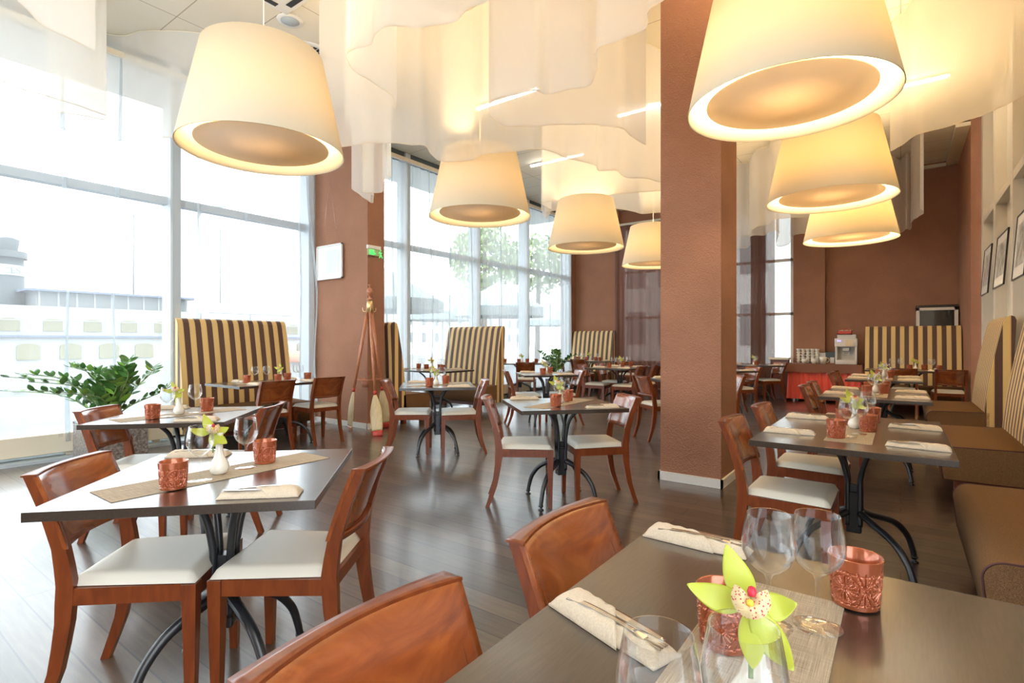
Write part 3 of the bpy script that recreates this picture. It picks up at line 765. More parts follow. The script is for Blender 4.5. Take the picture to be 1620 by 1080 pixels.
ribbon([(-60, 108), (0, 128), (40, 143), (100, 160), (150, 177), (168, 184), (160, 189), (130, 183), (100, 179), (84, 181), (76, 187), (80, 195), (110, 208), (150, 218), (190, 223), (208, 221), (225, 218), (285, 218), (340, 222), (392, 228)], 3.5, 'sheer white ceiling drape folding in front of the first window')
ribbon([(-40, -60), (30, 2), (62, 36), (110, 62), (151, 81)], 3.45, 'small sheer drape end cut by the upper corner over the front window')
ribbon([(800, -30), (772, 0), (738, 17), (715, 36), (663, 43), (612, 42), (594, 54), (588, 70), (560, 78), (548, 92), (562, 113), (600, 137), (624, 156), (626, 170), (606, 180), (606, 188), (622, 194), (600, 192), (570, 192), (545, 199)], 3.45, 'warm white serpentine ceiling drape left of the middle')
ribbon([(505, 236), (545, 232), (575, 227), (618, 226), (650, 229), (672, 231), (690, 252), (715, 256), (745, 253), (768, 244), (800, 241), (845, 236), (870, 239), (900, 251), (938, 260), (948, 270), (975, 270), (990, 281), (1020, 282), (1044, 288), (1080, 300)], 3.12, 'long wavy ceiling drape crossing in front of the second window pendant')
ribbon([(1110, -50), (1050, 0), (1026, 18), (1020, 45), (985, 62), (950, 73), (943, 88), (944, 115), (930, 136), (900, 142), (865, 149), (845, 144), (800, 153), (776, 163), (778, 186), (808, 200), (870, 198), (905, 197), (945, 198), (985, 204), (1000, 217), (1022, 229)], 3.15, 'big S-shaped ceiling drape in the centre, left of the column')
ribbon([(556, 298), (572, 310), (589, 321), (589, 308), (572, 304), (600, 305), (606, 300), (607, 285), (618, 280), (612, 276)], 3.05, 'narrow white drape bundle hanging before the brown pier')
ribbon([(856, 330), (862, 345), (872, 332), (858, 322), (880, 317), (906, 316), (935, 312), (948, 309), (1000, 305), (1042, 302), (1075, 300)], 3.4, 'wavy ceiling drape above the third window-row pendant')
ribbon([(862, 335), (900, 331), (950, 329), (976, 330), (1000, 334), (1016, 338), (1042, 336), (1075, 334)], 3.45, 'furthest ceiling drape left of the column')
ribbon([(1408, 240), (1418, 234), (1430, 228), (1440, 219), (1457, 211), (1500, 200), (1531, 190), (1570, 176), (1620, 151), (1690, 110)], 3.3, 'broad warm ceiling drape above the glazed partition')
ribbon([(1395, 372), (1410, 365), (1425, 368), (1434, 362), (1441, 363), (1443, 350), (1461, 337), (1456, 330)], 3.3, 'gathered drape end beside the furthest bench-row pendant')
ribbon([(1120, 408), (1162, 394), (1184, 391), (1187, 374), (1210, 372), (1217, 367), (1232, 366), (1228, 388), (1240, 389), (1250, 384), (1256, 372), (1290, 368)], 3.2, 'layered ceiling drape before the back window, right of column')
ribbon([(1110, 380), (1165, 372), (1186, 371), (1190, 364), (1199, 358), (1216, 355), (1222, 348), (1245, 345), (1290, 342)], 3.3, 'upper ceiling drape right of the brown column')

# ------------------------------------------------------------------ curtains
VC = []
def curtain(x, y0, y1, z0, z1, mat, label, amp, period, along='y', seed=0, name='voile_curtain', grp=None, gather=None):
    rnd = random.Random(seed); n = int((y1 - y0) / .018); ph = [rnd.uniform(0, 6) for _ in range(4)]
    def off(t, v):
        f = math.sin(t / period * 2 * PI + ph[0] + .7 * math.sin(t * 1.9 + ph[2])) * amp * (.55 + .45 * math.sin(t * 2.3 + ph[1]))
        return f * (.6 + .4 * v) + .5 * amp * math.sin(t / (period * .41) * 2 * PI + ph[3]) * v
    def g(u, v):
        t = y0 + (y1 - y0) * u; q = off(t, v) ; z = z1 + (z0 - z1) * v
        if v == 1: z += .012 * math.sin(t * 9 + ph[1])
        return (x + q, t, z) if along == 'y' else (t, x + q, z)
    r = MB().grid(g, n, 14).build(name, mat)
    if name == 'voile_curtain': VC.append((y0, y1, r))
    return tag(r, label, 'curtain', grp)
curtain(-7.12, -2.2, 2.78, .22, 4.44, 'voile', 'sheer white curtain over the first pane of the front window', .020, .42, seed=1, grp='white voile curtains')
curtain(-7.12, 2.92, 4.70, .10, 4.44, 'voile', 'sheer white curtain behind the big striped window bench', .022, .38, seed=2, grp='white voile curtains')
for i, (a, b) in enumerate(((5.25, 6.7), (6.75, 8.75), (8.82, 10.62), (10.7, 12.6))):
    curtain(-7.22, a, b, .10, 4.44, 'voile_thick', f'sheer white curtain over bay {["beside the pier", "behind the booth", "by the leafy floor plant", "beside the back wall"][i]} of the second window', .035, .19, seed=5 + i, grp='white voile curtains')
# gathered dense folds
rnd = random.Random(3)
folds = [(-.9, 0), (1.72, .05), (2.25, -.08), (3.05, .04), (3.62, .1), (4.42, .05), (4.55, .18), (6.2, .03), (7.1, .1), (7.7, -.05), (8.3, .04), (9.3, .02), (9.9, .04), (11.3, .03), (11.9, .05)]
for y, dr in folds:
    pts = catmull([(-7.10, y, 4.42), (-7.10, y + dr * .3, 3.2), (-7.09, y + dr, 2.0), (-7.10, y + dr * .8, .9), (-7.10, y + dr * 1.1, .18)], 6)
    own = [c_ for a_, b_, c_ in VC if a_ - .1 <= y <= b_ + .1]
    MB().tube(pts, [.010 + .012 * abs(math.sin(i * .21)) for i in range(len(pts))], 8, flat=.3).build('gathered_fold', 'voile_dense', own[0] if own else VC[0][2])
for a, b, lab in ((-3.2, 4.84, 'front'), (5.16, 12.7, 'second')):
    tag(MB().box(-7.16, -7.10, a, b, 4.44, 4.50).build('curtain_rail', 'cream_metal'), f'cream curtain rail along the top of the {lab} window', 'curtain rail', 'curtain rails')
curtain(12.93, -6.08, -4.05, .06, 4.25, 'brown_voile', 'brown sheer curtain left of the column by the back bench', .045, .30, 'x', 31, 'brown_curtain', 'brown sheer curtains')
curtain(12.93, -3.25, -2.25, .06, 4.25, 'brown_voile_thin', 'brown sheer curtain right of the column before the back window', .045, .26, 'x', 32, 'brown_curtain', 'brown sheer curtains')
curtain(12.82, -2.72, -2.42, .06, 4.25, 'brown_voile', 'gathered brown curtain bundle right of the column', .05, .12, 'x', 33, 'brown_curtain', 'brown sheer curtains')
tag(MB().box(-6.1, -1.95, 12.9, 12.96, 4.25, 4.30).build('curtain_rail', 'cream_metal'), 'cream curtain rail over the back window', 'curtain rail', 'curtain rails')

# ------------------------------------------------------------------ low convectors by the window
def convector(y0, y1, label):
    r = empty('convector_heater', (-7.12, (y0 + y1) / 2, 0)); h = (y1 - y0) / 2
    MB().box(-.16, .02, -h, h, .07, .27, bev=.006).build('casing', 'cream_metal', r)
    g = MB()
    k = -h + .05
    while k < h - .05: g.box(-.13, -.01, k, k + .006, .27, .274); k += .03
    g.build('grille', 'grey_metal', r)
    for s in (-1, 1): MB().box(-.12, -.04, s * (h - .15) - .03, s * (h - .15) + .03, 0, .07).build('foot', 'cream_metal', r)
    tag(r, label, 'heater', 'low cream convectors')
convector(-2.6, -.2, 'low cream convector heater at the very front of the window, mostly out of frame')
convector(.0, 1.95, 'low cream convector heater under the window, left of the planter')
convector(2.25, 2.78, 'low cream convector heater between planter and window mullion')
convector(3.0, 4.6, 'low cream convector heater behind the big window bench')
convector(8.9, 10.5, 'low cream convector heater under the far window')

# ------------------------------------------------------------------ planter plants
def zz_plant(x, y, box, label, nst, reach, top, seed, lean=(0, 0)):
    rnd = random.Random(seed); r = empty('potted_plant', (x, y, 0)); bx, bh = box
    pl = MB().box(-bx, bx, -bx, bx, 0, bh - .02, bev=.006).box(-bx, bx, -bx, -bx + .03, bh - .02, bh).box(-bx, bx, bx - .03, bx, bh - .02, bh).box(-bx, -bx + .03, -bx, bx, bh - .02, bh).box(bx - .03, bx, -bx, bx, bh - .02, bh)
    pl.build('planter', 'granite', r); MB().box(-bx + .03, bx - .03, -bx + .03, bx - .03, bh - .03, bh - .012).build('soil', 'soil', r)
    lf = MB(); yg = MB(); st = MB()
    for i in range(nst):
        a = i * 2.4 + rnd.uniform(-.3, .3); L_ = rnd.uniform(.6, 1.0); rr = reach * L_ * rnd.choice((.35, .7, 1.0)); hh = (top - bh) * rnd.uniform(.6, 1.0) * (1.1 - .35 * rr / reach)
        b0 = Vector((rnd.uniform(-.08, .08), rnd.uniform(-.08, .08), bh - .03))
        pts = catmull([b0, b0 + Vector((math.cos(a) * rr * .25, math.sin(a) * rr * .25, hh * .5)), b0 + Vector((math.cos(a) * rr * .62, math.sin(a) * rr * .62, hh * .88)), b0 + Vector((math.cos(a) * rr + lean[0] * rr, math.sin(a) * rr + lean[1] * rr, hh * 1.02))], 7)
        n = len(pts); st.tube(pts, [.009 - .006 * k / n for k in range(n)], 6)
        for k in range(6, n, 2):
            t = (pts[min(k + 1, n - 1)] - pts[k - 1]).normalized(); side = t.cross(Vector((0, 0, 1))).normalized(); up = side.cross(t)
            for s in (-1, 1):
                d = (t * .5 + side * s * .9 + up * rnd.uniform(.0, .9)).normalized(); ln = .112 * (1 - .35 * (k / n - .5)) * rnd.uniform(.85, 1.15); wv = ln * .24
                nrm = d.cross(t).normalized(); wd = d.cross(nrm).normalized()
                base = pts[k]; tgt = yg if rnd.random() < .12 else lf
                def leaf(u, v, b0=base, d=d, wd=wd, nrm=nrm, ln=ln, wv=wv):
                    ww = wv * math.sin(PI * (v * .94 + .03)) ** .7; return b0 + d * ln * v + wd * ww * (2 * u - 1) + nrm * (.10 * ln * math.sin(PI * v) - .25 * ww * abs(2 * u - 1))
                tgt.grid(leaf, 2, 5)
    lf.build('foliage', 'leaf', r); yg.build('young_foliage', 'leaf_young', r); st.build('stem', 'stem_green', r)
    return tag(r, label, 'potted plant', None)
zz_plant(-6.60, 2.00, (.25, .41), 'big leafy green plant in a granite planter by the front window', 26, .80, 1.08, 11, (-.15, -.25))
px_, _ = atx(872, -6.95)
zz_plant(-6.62, 10.78, (.16, .35), 'leafy green floor plant by the far window behind tables', 11, .55, 1.12, 5)

# ------------------------------------------------------------------ oar coat stand
ox, oy = at(585, 680, 0)
r = empty('oar_coat_stand', (ox, oy, 0))
top = Vector((0, 0, 1.66))
fd = [at(548, 682, 0), at(597, 690, 0), at(612, 676, 0)]
for i, (fx, fy) in enumerate(fd):
    foot = Vector((fx - ox, fy - oy, 0)); ax = (top - foot); L_ = ax.length; u = ax / L_
    top_i = top + Vector((foot.x, foot.y, 0)).normalized() * .028
    ax = (top_i - foot); L_ = ax.length; u = ax / L_
    sh = MB().tube([foot + u * (.56 * 1.0), foot + u * 1.1, top_i], [.017, .022, .022], 14).build('oar_shaft', 'oar_wood', r)
    MB().tube([foot + u * .545, foot + u * .60], .0195, 14).build('red_band', 'red_paint', sh)
    side = u.cross(Vector((math.cos(-YAW * 0 + i), .2, 0))).normalized()
    camd = Vector((-SN, CS, 0)); side = u.cross(camd).normalized() if i != 0 else u.cross(Vector((CS, SN, 0)) * .75 + camd * .65).normalized()
    nrm = u.cross(side)
    def bl(lo, hi):
        def f(a, v, s):
            t = lo + (hi - lo) * v; q = t / .56; wv = .080 * min(1, (1.02 - q) * 2.2) ** .6 if q > .55 else .080 * (.80 + .20 * min(1, q / .3))
            wv = max(wv, .016); cv = .05 * (1 - q) ** 2 * (1 if i == 0 else .25)
            return foot + u * t + side * wv * (2 * a - 1) + nrm * (.007 * (1 - abs(2 * a - 1)) * (1 if s else -1) + .003 * (1 if s else -1) - cv)
        return f
    blade = MB().slab(bl(.075, .56), 8, 18, .01).build('oar_blade', 'blade', r)
    MB().slab(bl(.0, .075), 8, 3, .01).build('blade_tip', 'red_paint' if i else 'oar_wood', blade)
MB().lathe([(.0, 1.63), (.050, 1.63), (.044, 1.74), (.036, 1.80), (.0, 1.80)], 24).build('collar', 'brass', r)
MB().lathe([(0, 1.80), (.040, 1.80), (.042, 1.815), (.022, 1.83), (.014, 1.85), (.026, 1.87), (.044, 1.90), (.046, 1.93), (.030, 1.96), (.012, 1.98), (.012, 1.995), (.020, 2.005), (.018, 2.02), (0, 2.03)], 24).build('finial', 'oar_wood', r)
for k in range(3):
    a = k * 2 * PI / 3 - .55
    pts = catmull([(.045 * math.cos(a), .045 * math.sin(a), 1.66), (.075 * math.cos(a), .075 * math.sin(a), 1.645), (.10 * math.cos(a), .10 * math.sin(a), 1.66), (.105 * math.cos(a), .105 * math.sin(a), 1.70)], 5)
    MB().tube(pts, .005, 8).build('coat_hook', 'brass', r)
MB().lathe([(.15, .70), (.17, .70), (.17, .712), (.15, .712), (.15, .70)], 30).build('umbrella_ring', 'oar_wood', r)
MB().lathe([(.035, .60), (.05, .60), (.062, .70), (.058, .70), (.04, .61), (0, .605)], 20, -.03, -.05).build('hanging_cup', 'terracotta', r)
MB().box(-.155, .155, -.045, -.02, .695, .702).build('cup_shelf', 'oar_wood', r)
tag(r, 'coat stand made of three wooden oars in front of the brown pier', 'coat stand')

# ------------------------------------------------------------------ wall things
xa, D1 = aty(503, 4.83); xb, D2 = aty(543, 4.83); za, zb_ = zat(444, D1), zat(391, D1)
p = empty('picture_frame', ((xa + xb) / 2, 4.83, (za + zb_) / 2)); hw = (xb - xa) / 2; hz = (zb_ - za) / 2
MB().box(-hw, hw, -.028, -.004, hz - .02, hz).box(-hw, hw, -.028, -.004, -hz, -hz + .02).box(-hw, -hw + .02, -.028, -.004, -hz, hz).box(hw - .02, hw, -.028, -.004, -hz, hz).build('frame', 'white', p)
MB().box(-hw + .018, hw - .018, -.018, -.006, -hz + .018, hz - .018).build('mount', 'white', p)
MB().box(-hw + .08, hw - .08, -.020, -.0175, -hz + .09, hz - .09).build('print', 'pale_print', p)
for s in (-1, 1): MB().tube([(s * hw * .6, -.010, hz), (0, -.006, hz + 1.0)], .0012, 5).build('hanging_wire', 'steel', p)
tag(p, 'white framed pale picture on the face of the brown pier', 'picture')
for i, (p0, p1, q0, q1) in enumerate(((1556, 1567, 391, 466), (1576, 1593, 369, 454), (1607, 1627, 333, 440))):
    ya, Da = atx(p1, RX - .02); yb, Db = atx(p0, RX - .02); cyy = (ya + yb) / 2; zc = (zat(q0, (Da + Db) / 2) + zat(q1, (Da + Db) / 2)) / 2
    hw = max(.12, abs(ya - yb) / 2); hz = (zat(q0, (Da + Db) / 2) - zat(q1, (Da + Db) / 2)) / 2
    p = empty('picture_frame', (RX - .012, cyy, zc)); p.rotation_euler = (0, R(4), 0)
    f = MB().box(-.022, -.004, -hw, hw, hz - .012, hz).box(-.022, -.004, -hw, hw, -hz, -hz + .012).box(-.022, -.004, -hw, -hw + .012, -hz, hz).box(-.022, -.004, hw - .012, hw, -hz, hz)
    f.build('frame', 'black_plastic', p)
    MB().box(-.014, -.006, -hw + .01, hw - .01, -hz + .01, hz - .01).build('mount', 'white', p)
    MB().box(-.0155, -.0135, -hw + .10, hw - .10, -hz + .13, hz - .11).build('print', 'print', p)
    tag(p, ['framed grey print on the glazed partition, furthest along', 'framed grey print on the glazed partition, middle one', 'framed grey print on the glazed partition, cut by the frame edge'][i], 'picture', 'pictures on the partition')
# green emergency exit sign on the side of the pier
y0s, D1 = atx(575.5, -6.03); y1s, D2 = atx(602, -6.03)
zt, zb_ = zat(387, D1), zat(401.5, D1); y0s = max(y0s, 4.83)
e = empty('exit_sign', (-6.03, (y0s + y1s) / 2, (zt + zb_) / 2)); hw = (y1s - y0s) / 2; hz = (zt - zb_) / 2
MB().box(-.03, .008, -hw, hw, hz - .035, hz + .012).build('housing', 'white', e)
MB().box(-.01, .0, -hw, hw, -hz, hz - .035).build('panel', 'sign_plate', e)
MB().box(.0, .003, -hw + .025, -hw + .11, -hz + .01, hz - .045).build('door_symbol', 'green_sign', e)
MB().prism([(-.05, -.045), (.03, -.045), (.03, -.025), (-.05, -.025)], 0, .003, 'x').prism([(-.05, -.055), (-.078, -.035), (-.05, -.012)], 0, .003, 'x').build('arrow_symbol', 'green_sign', e)
MB().tube([(.002, .11, .02 - .0), (.002, .118, .02)], .012, 8).tube([(.002, .10, 0), (.002, .12, -.045)], .010, 6).tube([(.002, .12, -.045), (.002, .09, -.085)], .007, 6).tube([(.002, .12, -.045), (.002, .145, -.085)], .007, 6).tube([(.002, .08, -.02), (.002, .14, -.01)], .006, 6).build('running_figure_symbol', 'green_sign', e)
tag(e, 'green emergency exit sign with running figure on the pier side', 'exit sign')

# ------------------------------------------------------------------ ceiling fixtures
def cassette(x, y, label):
    r = empty('ac_cassette', (x, y, CEIL))
    MB().box(-.46, .46, -.46, .46, -.035, 0, bev=.012).build('panel', 'white', r)
    for k in range(4):
        m_ = Matrix.Rotation(k * PI / 2, 4, 'Z'); MB().box(-.30, .30, .35, .41, -.040, -.034, mtx=m_).build('air_slot', 'dark', r)
    g = MB()
    for k in range(11): g.box(-.24, .24, -.24 + k * .046, -.225 + k * .046, -.040, -.033)
    g.build('intake_grille', 'cream_metal', r); tag(r, label, 'air conditioner', 'ceiling cassettes')
x, y = at(425, -48, CEIL); cassette(x, y, 'white ceiling air conditioning cassette above the first window pendant')
x, y = at(459, 32, CEIL)
s_ = empty('ceiling_speaker', (x, y, CEIL)); MB().lathe([(.0, -.012), (.095, -.012), (.10, -.006)], 30).build('grille', 'grey_metal', s_)
MB().lathe([(.095, -.014), (.13, -.012), (.135, 0), (.09, 0)], 30).build('trim_ring', 'white', s_); tag(s_, 'round ceiling speaker with grey grille beside the cassette', 'speaker')
x, y = at(488, 84, CEIL)
v = empty('air_diffuser', (x, y, CEIL)); MB().lathe([(.20, -.012), (.26, -.012), (.27, 0), (.20, 0)], 36).build('trim_ring', 'white', v)
MB().lathe([(0, -.004), (.205, -.004)], 36).build('duct_opening', 'dark', v)
bl = MB()
for k in range(18):
    a = 2 * PI * k / 18; m_ = Matrix.Rotation(a, 4, 'Z') @ Matrix.Translation((0, 0, -.012)) @ Matrix.Rotation(.5, 4, 'X'); bl.box(.05, .205, -.014, .014, -.001, .001, mtx=m_)
bl.lathe([(0, -.022), (.045, -.018), (.05, -.008)], 20).build('swirl_blade', 'white', v)
tag(v, 'round swirl air diffuser in the ceiling above the first pendant', 'air vent')
for px, py, ln, lab in ((800, 158, 1.1, 'lit ceiling strip lamp behind the S-shaped drape'), (1030, 170, 1.1, 'lit ceiling strip lamp close to the column top'), (880, 254, 1.2, 'lit ceiling strip lamp above the third window pendant'), (1435, 135, .9, 'lit ceiling strip lamp above the glazed partition drape')):
    x, y = at(px, py, CEIL - .03)
    f_ = empty('strip_light', (x, y, CEIL)); MB().box(-ln / 2, ln / 2, -.05, .05, -.02, 0).build('housing', 'white', f_)
    MB().tube([(-ln / 2 + .03, 0, -.032), (ln / 2 - .03, 0, -.032)], .014, 10).build('tube', 'tube', f_); tag(f_, lab, 'strip light', 'ceiling strip lights')

# ------------------------------------------------------------------ buffet, coffee machine, cups
bx0, bx1, by0, by1 = -1.86, -.66, 12.42, 13.0
r = empty('buffet_table', ((bx0 + bx1) / 2, (by0 + by1) / 2, 0)); hx, hy = (bx1 - bx0) / 2, (by1 - by0) / 2
MB().box(-hx, hx, -hy, hy, .74, .77).build('tabletop', 'brown_cloth', r)
for sx in (-1, 1):
    for sy in (-1, 1): MB().box(sx * (hx - .06) - .02, sx * (hx - .06) + .02, sy * (hy - .06) - .02, sy * (hy - .06) + .02, 0, .74).build('leg', 'steel', r)
tag(r, 'buffet table carrying the coffee machine and cups', 'table')
def skirt(z0, z1, amp, per, inset, mat, nm, lab):
    per_pts = [(-hx - inset, hy), (-hx - inset, -hy - inset), (hx + inset, -hy - inset), (hx + inset, hy)]; tot = [0]
    for a, b in zip(per_pts[:-1], per_pts[1:]): tot.append(tot[-1] + math.dist(a, b))
    def g(u, v):
        t = u * tot[-1]; k = 0
        while k < 2 and t > tot[k + 1]: k += 1
        a, b = per_pts[k], per_pts[k + 1]; q = (t - tot[k]) / (tot[k + 1] - tot[k]); x = a[0] + (b[0] - a[0]) * q; y = a[1] + (b[1] - a[1]) * q
        nx, ny = ((-1, 0), (0, -1), (1, 0))[k]; o = amp * (math.sin(t / per * 2 * PI) ** 1) * (.4 + .6 * v)
        return (x + nx * (o + .03 * v), y + ny * (o + .03 * v), z1 + (z0 - z1) * v)
    o = MB().grid(g, 220, 8).build(nm, mat); o.location = r.location; tag(o, lab, 'tablecloth'); return o
skirt(.05, .72, .016, .115, .03, 'red_cloth', 'table_skirt', 'red pleated skirt around the buffet table')
o = skirt(.60, .775, .004, .45, .065, 'brown_cloth', 'tablecloth', 'brown cloth hanging over the red skirt of the buffet')
cmx = aty(1339, 12.6)[0]; cz = .772
c = empty('coffee_machine', (cmx, 12.68, cz))
MB().box(-.185, .185, -.02, .22, .02, .52, bev=.012).build('body', 'white_plastic', c)
MB().box(-.195, .195, -.20, 0, .35, .52, bev=.014).build('control_panel', 'white_plastic', c)
MB().box(-.185, .185, -.20, 0, .0, .09, bev=.012).build('drip_tray', 'white_plastic', c)
MB().box(-.185, -.15, -.19, 0, .08, .36).build('side_cheek', 'white_plastic', c); MB().box(.15, .185, -.19, 0, .08, .36).build('side_cheek', 'white_plastic', c)
MB().box(-.15, .15, -.026, -.018, .09, .35).build('splash_back', 'far_wall', c)
MB().box(-.055, .055, -.16, -.03, .27, .33, bev=.006).build('spout', 'white_plastic', c)
MB().tube([(-.05, -.15, .27), (-.05, -.15, .18), (.05, -.15, .18), (.05, -.15, .27)], .006, 8).build('spout_pipe', 'steel', c)
MB().box(-.15, -.08, -.204, -.199, .455, .485).build('display', 'display', c)
g = MB()
for i in range(2):
    for j in range(4): g.box(-.005 + i * .062, .048 + i * .062, -.204, -.199, .375 + j * .030, .396 + j * .030)
g.build('button_panel', 'brass', c)
MB().box(-.16, .16, -.05, .18, .52, .60).build('bean_hopper', 'part_panel', c)
tag(c, 'white automatic coffee machine with blue display on the buffet', 'coffee machine')
bxx = empty('tea_box', (cmx - .03, 12.66, cz + .60)); MB().box(-.12, .12, -.06, .06, 0, .012).box(-.12, .12, -.06, -.052, 0, .07).box(-.12, .12, .052, .06, 0, .05).box(-.12, -.112, -.06, .06, 0, .07).box(.112, .12, -.06, .06, 0, .07).build('box', 'red_paint', bxx)
g = MB()
for k in range(8): g.box(-.105 + k * .027, -.082 + k * .027, -.045, .045, .012, .078 + .006 * (k % 3))
g.build('tea_sachet', 'linen', bxx); MB().tube(catmull([(-.08, 0, .07), (-.03, 0, .11), (.03, 0, .11), (.08, 0, .07)], 5), .006, 8).build('handle', 'red_paint', bxx)
tag(bxx, 'red tea box with sachets and handle on top of the coffee machine', 'tea box')
# stacked cups (rack of five by five stacks seen side-on), bowls and jug
def make_cup():
    r = empty('cup'); MB().lathe([(0, 0), (.022, 0), (.026, .012), (.040, .045), (.043, .062), (.040, .062), (.036, .044), (0, .008)], 20).build('body', 'porcelain', r)
    MB().tube(catmull([(.036, 0, .05), (.058, 0, .048), (.060, 0, .028), (.030, 0, .016)], 5), .004, 7).build('handle', 'porcelain', r); return r
for i in range(5):
    for j in range(5):
        place('cup', make_cup, (aty(1263, 12.85)[0] + i * .088, 12.88, cz + .060 * j), R(100 + 20 * i), f'white coffee cup, stack {["one", "two", "three", "four", "five"][i]} from the window end of the buffet, {["bottom", "second", "third", "fourth", "top"][j]}', 'cup', 'stacked white coffee cups')
def crockery(px, y, prof, lab, nm, cat, mat='porcelain'):
    return tag(MB().lathe(prof, 24).build(nm, mat, None, (aty(px, y)[0], y, cz)), lab, cat)
crockery(1273, 12.60, [(0, 0), (.03, 0), (.055, .05), (.06, .09), (.056, .09), (.0, .012)], 'white sugar bowl before the cup stacks, window end', 'sugar_bowl', 'bowl')
crockery(1288, 12.55, [(0, 0), (.035, 0), (.06, .06), (.058, .10), (.05, .10), (0, .012)], 'white bowl before the cup stacks, middle of buffet', 'sugar_bowl', 'bowl')
j = empty('milk_jug', (aty(1302, 12.6)[0], 12.6, cz)); MB().lathe([(0, 0), (.055, 0), (.066, .10), (.070, .14), (.066, .14), (.05, .01), (0, .01)], 24).build('body', 'porcelain', j)
MB().tube(catmull([(.06, 0, .12), (.105, 0, .11), (.10, 0, .05), (.058, 0, .03)], 5), .007, 8).build('handle', 'porcelain', j); tag(j, 'white handled jug on the buffet next to the coffee machine', 'jug')
bb = empty('sachet_box', (aty(1317, 12.75)[0], 12.75, cz)); MB().box(-.10, .10, -.06, .06, 0, .015).box(-.10, -.09, -.06, .06, 0, .10).box(.09, .10, -.06, .06, 0, .10).box(-.1, .1, .05, .06, 0, .10).build('box', 'oar_wood', bb)
MB().box(-.04, .03, -.03, .04, .015, .13).build('paper_sachet', 'white', bb); tag(bb, 'open wooden sachet box left of the coffee machine', 'box')
tag(MB().box(-.10, .10, -.02, .02, 0, .22, bev=.004).build('menu_card', 'white', None, (aty(1298, 12.95)[0], 12.95, cz)), 'upright pale card behind the jug on the buffet', 'card')
tag(MB().box(-.10, .12, -.10, .10, 0, .24, bev=.008).build('toaster', 'dark_metal', None, (aty(1313, 12.9)[0] + .03, 12.88, cz + .0)), 'dark metal toaster behind the sachet box on the buffet', 'toaster')
# wine cooler on a cabinet behind the bench
wx0 = aty(1449, 12.75)[0]; wx1 = aty(1516, 12.75)[0]; D_ = aty(1482, 12.75)[1]; wz = zat(482, D_)
c = empty('wine_cooler', ((wx0 + wx1) / 2, 12.97, 0)); hw = (wx1 - wx0) / 2
MB().box(-hw, hw, -.20, .21, 0, wz - .03).build('cabinet', 'black_plastic', c)
MB().box(-hw, hw, -.235, .21, wz - .045, wz).build('top_panel', 'black_plastic', c)
zb_ = wz - .85
d = MB().box(-hw, hw, -.235, -.20, wz - .10, wz - .05).box(-hw, hw, -.235, -.20, zb_, zb_ + .05).box(-hw, -hw + .055, -.235, -.20, zb_, wz - .05).box(hw - .055, hw, -.235, -.20, zb_, wz - .05).build('door', 'steel', c)
d.data.materials[0] = M['white_plastic']
MB().box(-hw + .05, hw - .05, -.225, -.215, zb_ + .05, wz - .10).build('door_glass', 'dark_pane', d)
tag(c, 'black wine cooler with pale framed glass door behind the striped bench', 'wine cooler')
# side counter seen through the back window gap
cxx = aty(1240, 12.75)[0]
c = empty('service_counter', (cxx, 12.83, 0)); MB().box(-.28, .10, -.14, .16, .84, .88).build('worktop', 'cream_metal', c); MB().box(-.26, .08, -.10, .16, 0, .84).build('cabinet', 'dark_wood', c)
MB().box(-.20, .04, -.11, -.1, .60, .78).build('drawer', 'oar_wood', c); tag(c, 'small service counter by the back window beside the buffet', 'counter')
for k in range(4):
    place('glass', make_glass, (cxx - .20 + k * .088, 12.80, .8805), k, f'wine glass on the service counter, {["curtain end", "second from curtain end", "second from wall end", "wall end"][k]}', 'wine glass', 'wine glasses')

# ------------------------------------------------------------------ outside: canopy, quay, ship, lamp post, parasols, trees, facades
struct('trim_canopy', MB().box(-9.05, -7.63, -8, 13.4, 4.76, 4.95), 'white')
struct('ground_quay', MB().box(-17.2, -7.62, -30, 60, -.35, -.10).box(-7.62, 30, 13.5, 60, -.35, -.10), 'road')
struct('water_harbour', MB().box(-160, -17.2, -80, 160, -2.6, -2.45), 'sea')
sh = empty('ship', (-45, 18, -2.45))
MB().prism([(-26, 0), (26, 0), (30, 3.1), (-27, 3.1)], -9, 0, 'y').v
def arch(cx_, z0, w_, h_, dpt=.05):
    p = [(cx_ - w_ / 2, z0), (cx_ + w_ / 2, z0), (cx_ + w_ / 2, z0 + h_ * .8)]
    for k in range(1, 6): a = PI * k / 6; p.append((cx_ + w_ / 2 * math.cos(a), z0 + h_ * .8 + h_ * .2 * math.sin(a)))
    p.append((cx_ - w_ / 2, z0 + h_ * .8)); return p
hull = MB().prism([(-24, 0), (30, 0), (34, 2.2), (-26, 2.2)], -8, 0, 'x')
hull.v = [(x, y, z) for x, y, z in hull.v]; hull.build('hull', 'hull_white', sh)
def zz(py, y):                                     # height above the ship's waterline of a measured line at the ship side
    px = None
MB().box(-7.6, -.1, -25, 22, 2.2, 4.0).build('lower_deckhouse', 'hull_white', sh)
MB().box(-7.4, -.4, -14, 14, 4.0, 6.0).build('upper_deckhouse', 'hull_white', sh)
MB().box(-7.6, .2, -25.5, 24, 3.95, 4.08).build('deck_edge', 'ship_trim', sh)
MB().box(-7.0, -.9, -8.2, 1.0, 6.0, 7.0).build('bridge', 'ship_glass', sh)
MB().box(-7.3, -.3, -8.8, 1.6, 7.0, 7.14).build('roof', 'ship_trim', sh)
MB().box(-6.6, -1.2, 3.0, 13.0, 6.0, 6.12).build('awning_roof', 'ship_trim', sh)
for k in range(10): MB().box(-.95, -.85, -8.1 + k * 1.0, -8.0 + k * 1.0, 6.0, 7.0).build('pillar', 'hull_white', sh)
for k in range(13): MB().prism(arch(-15.2 + k * 2.15, 2.5, 1.15, 1.05), -.10, .0, 'x').build('window', 'ship_window', sh)
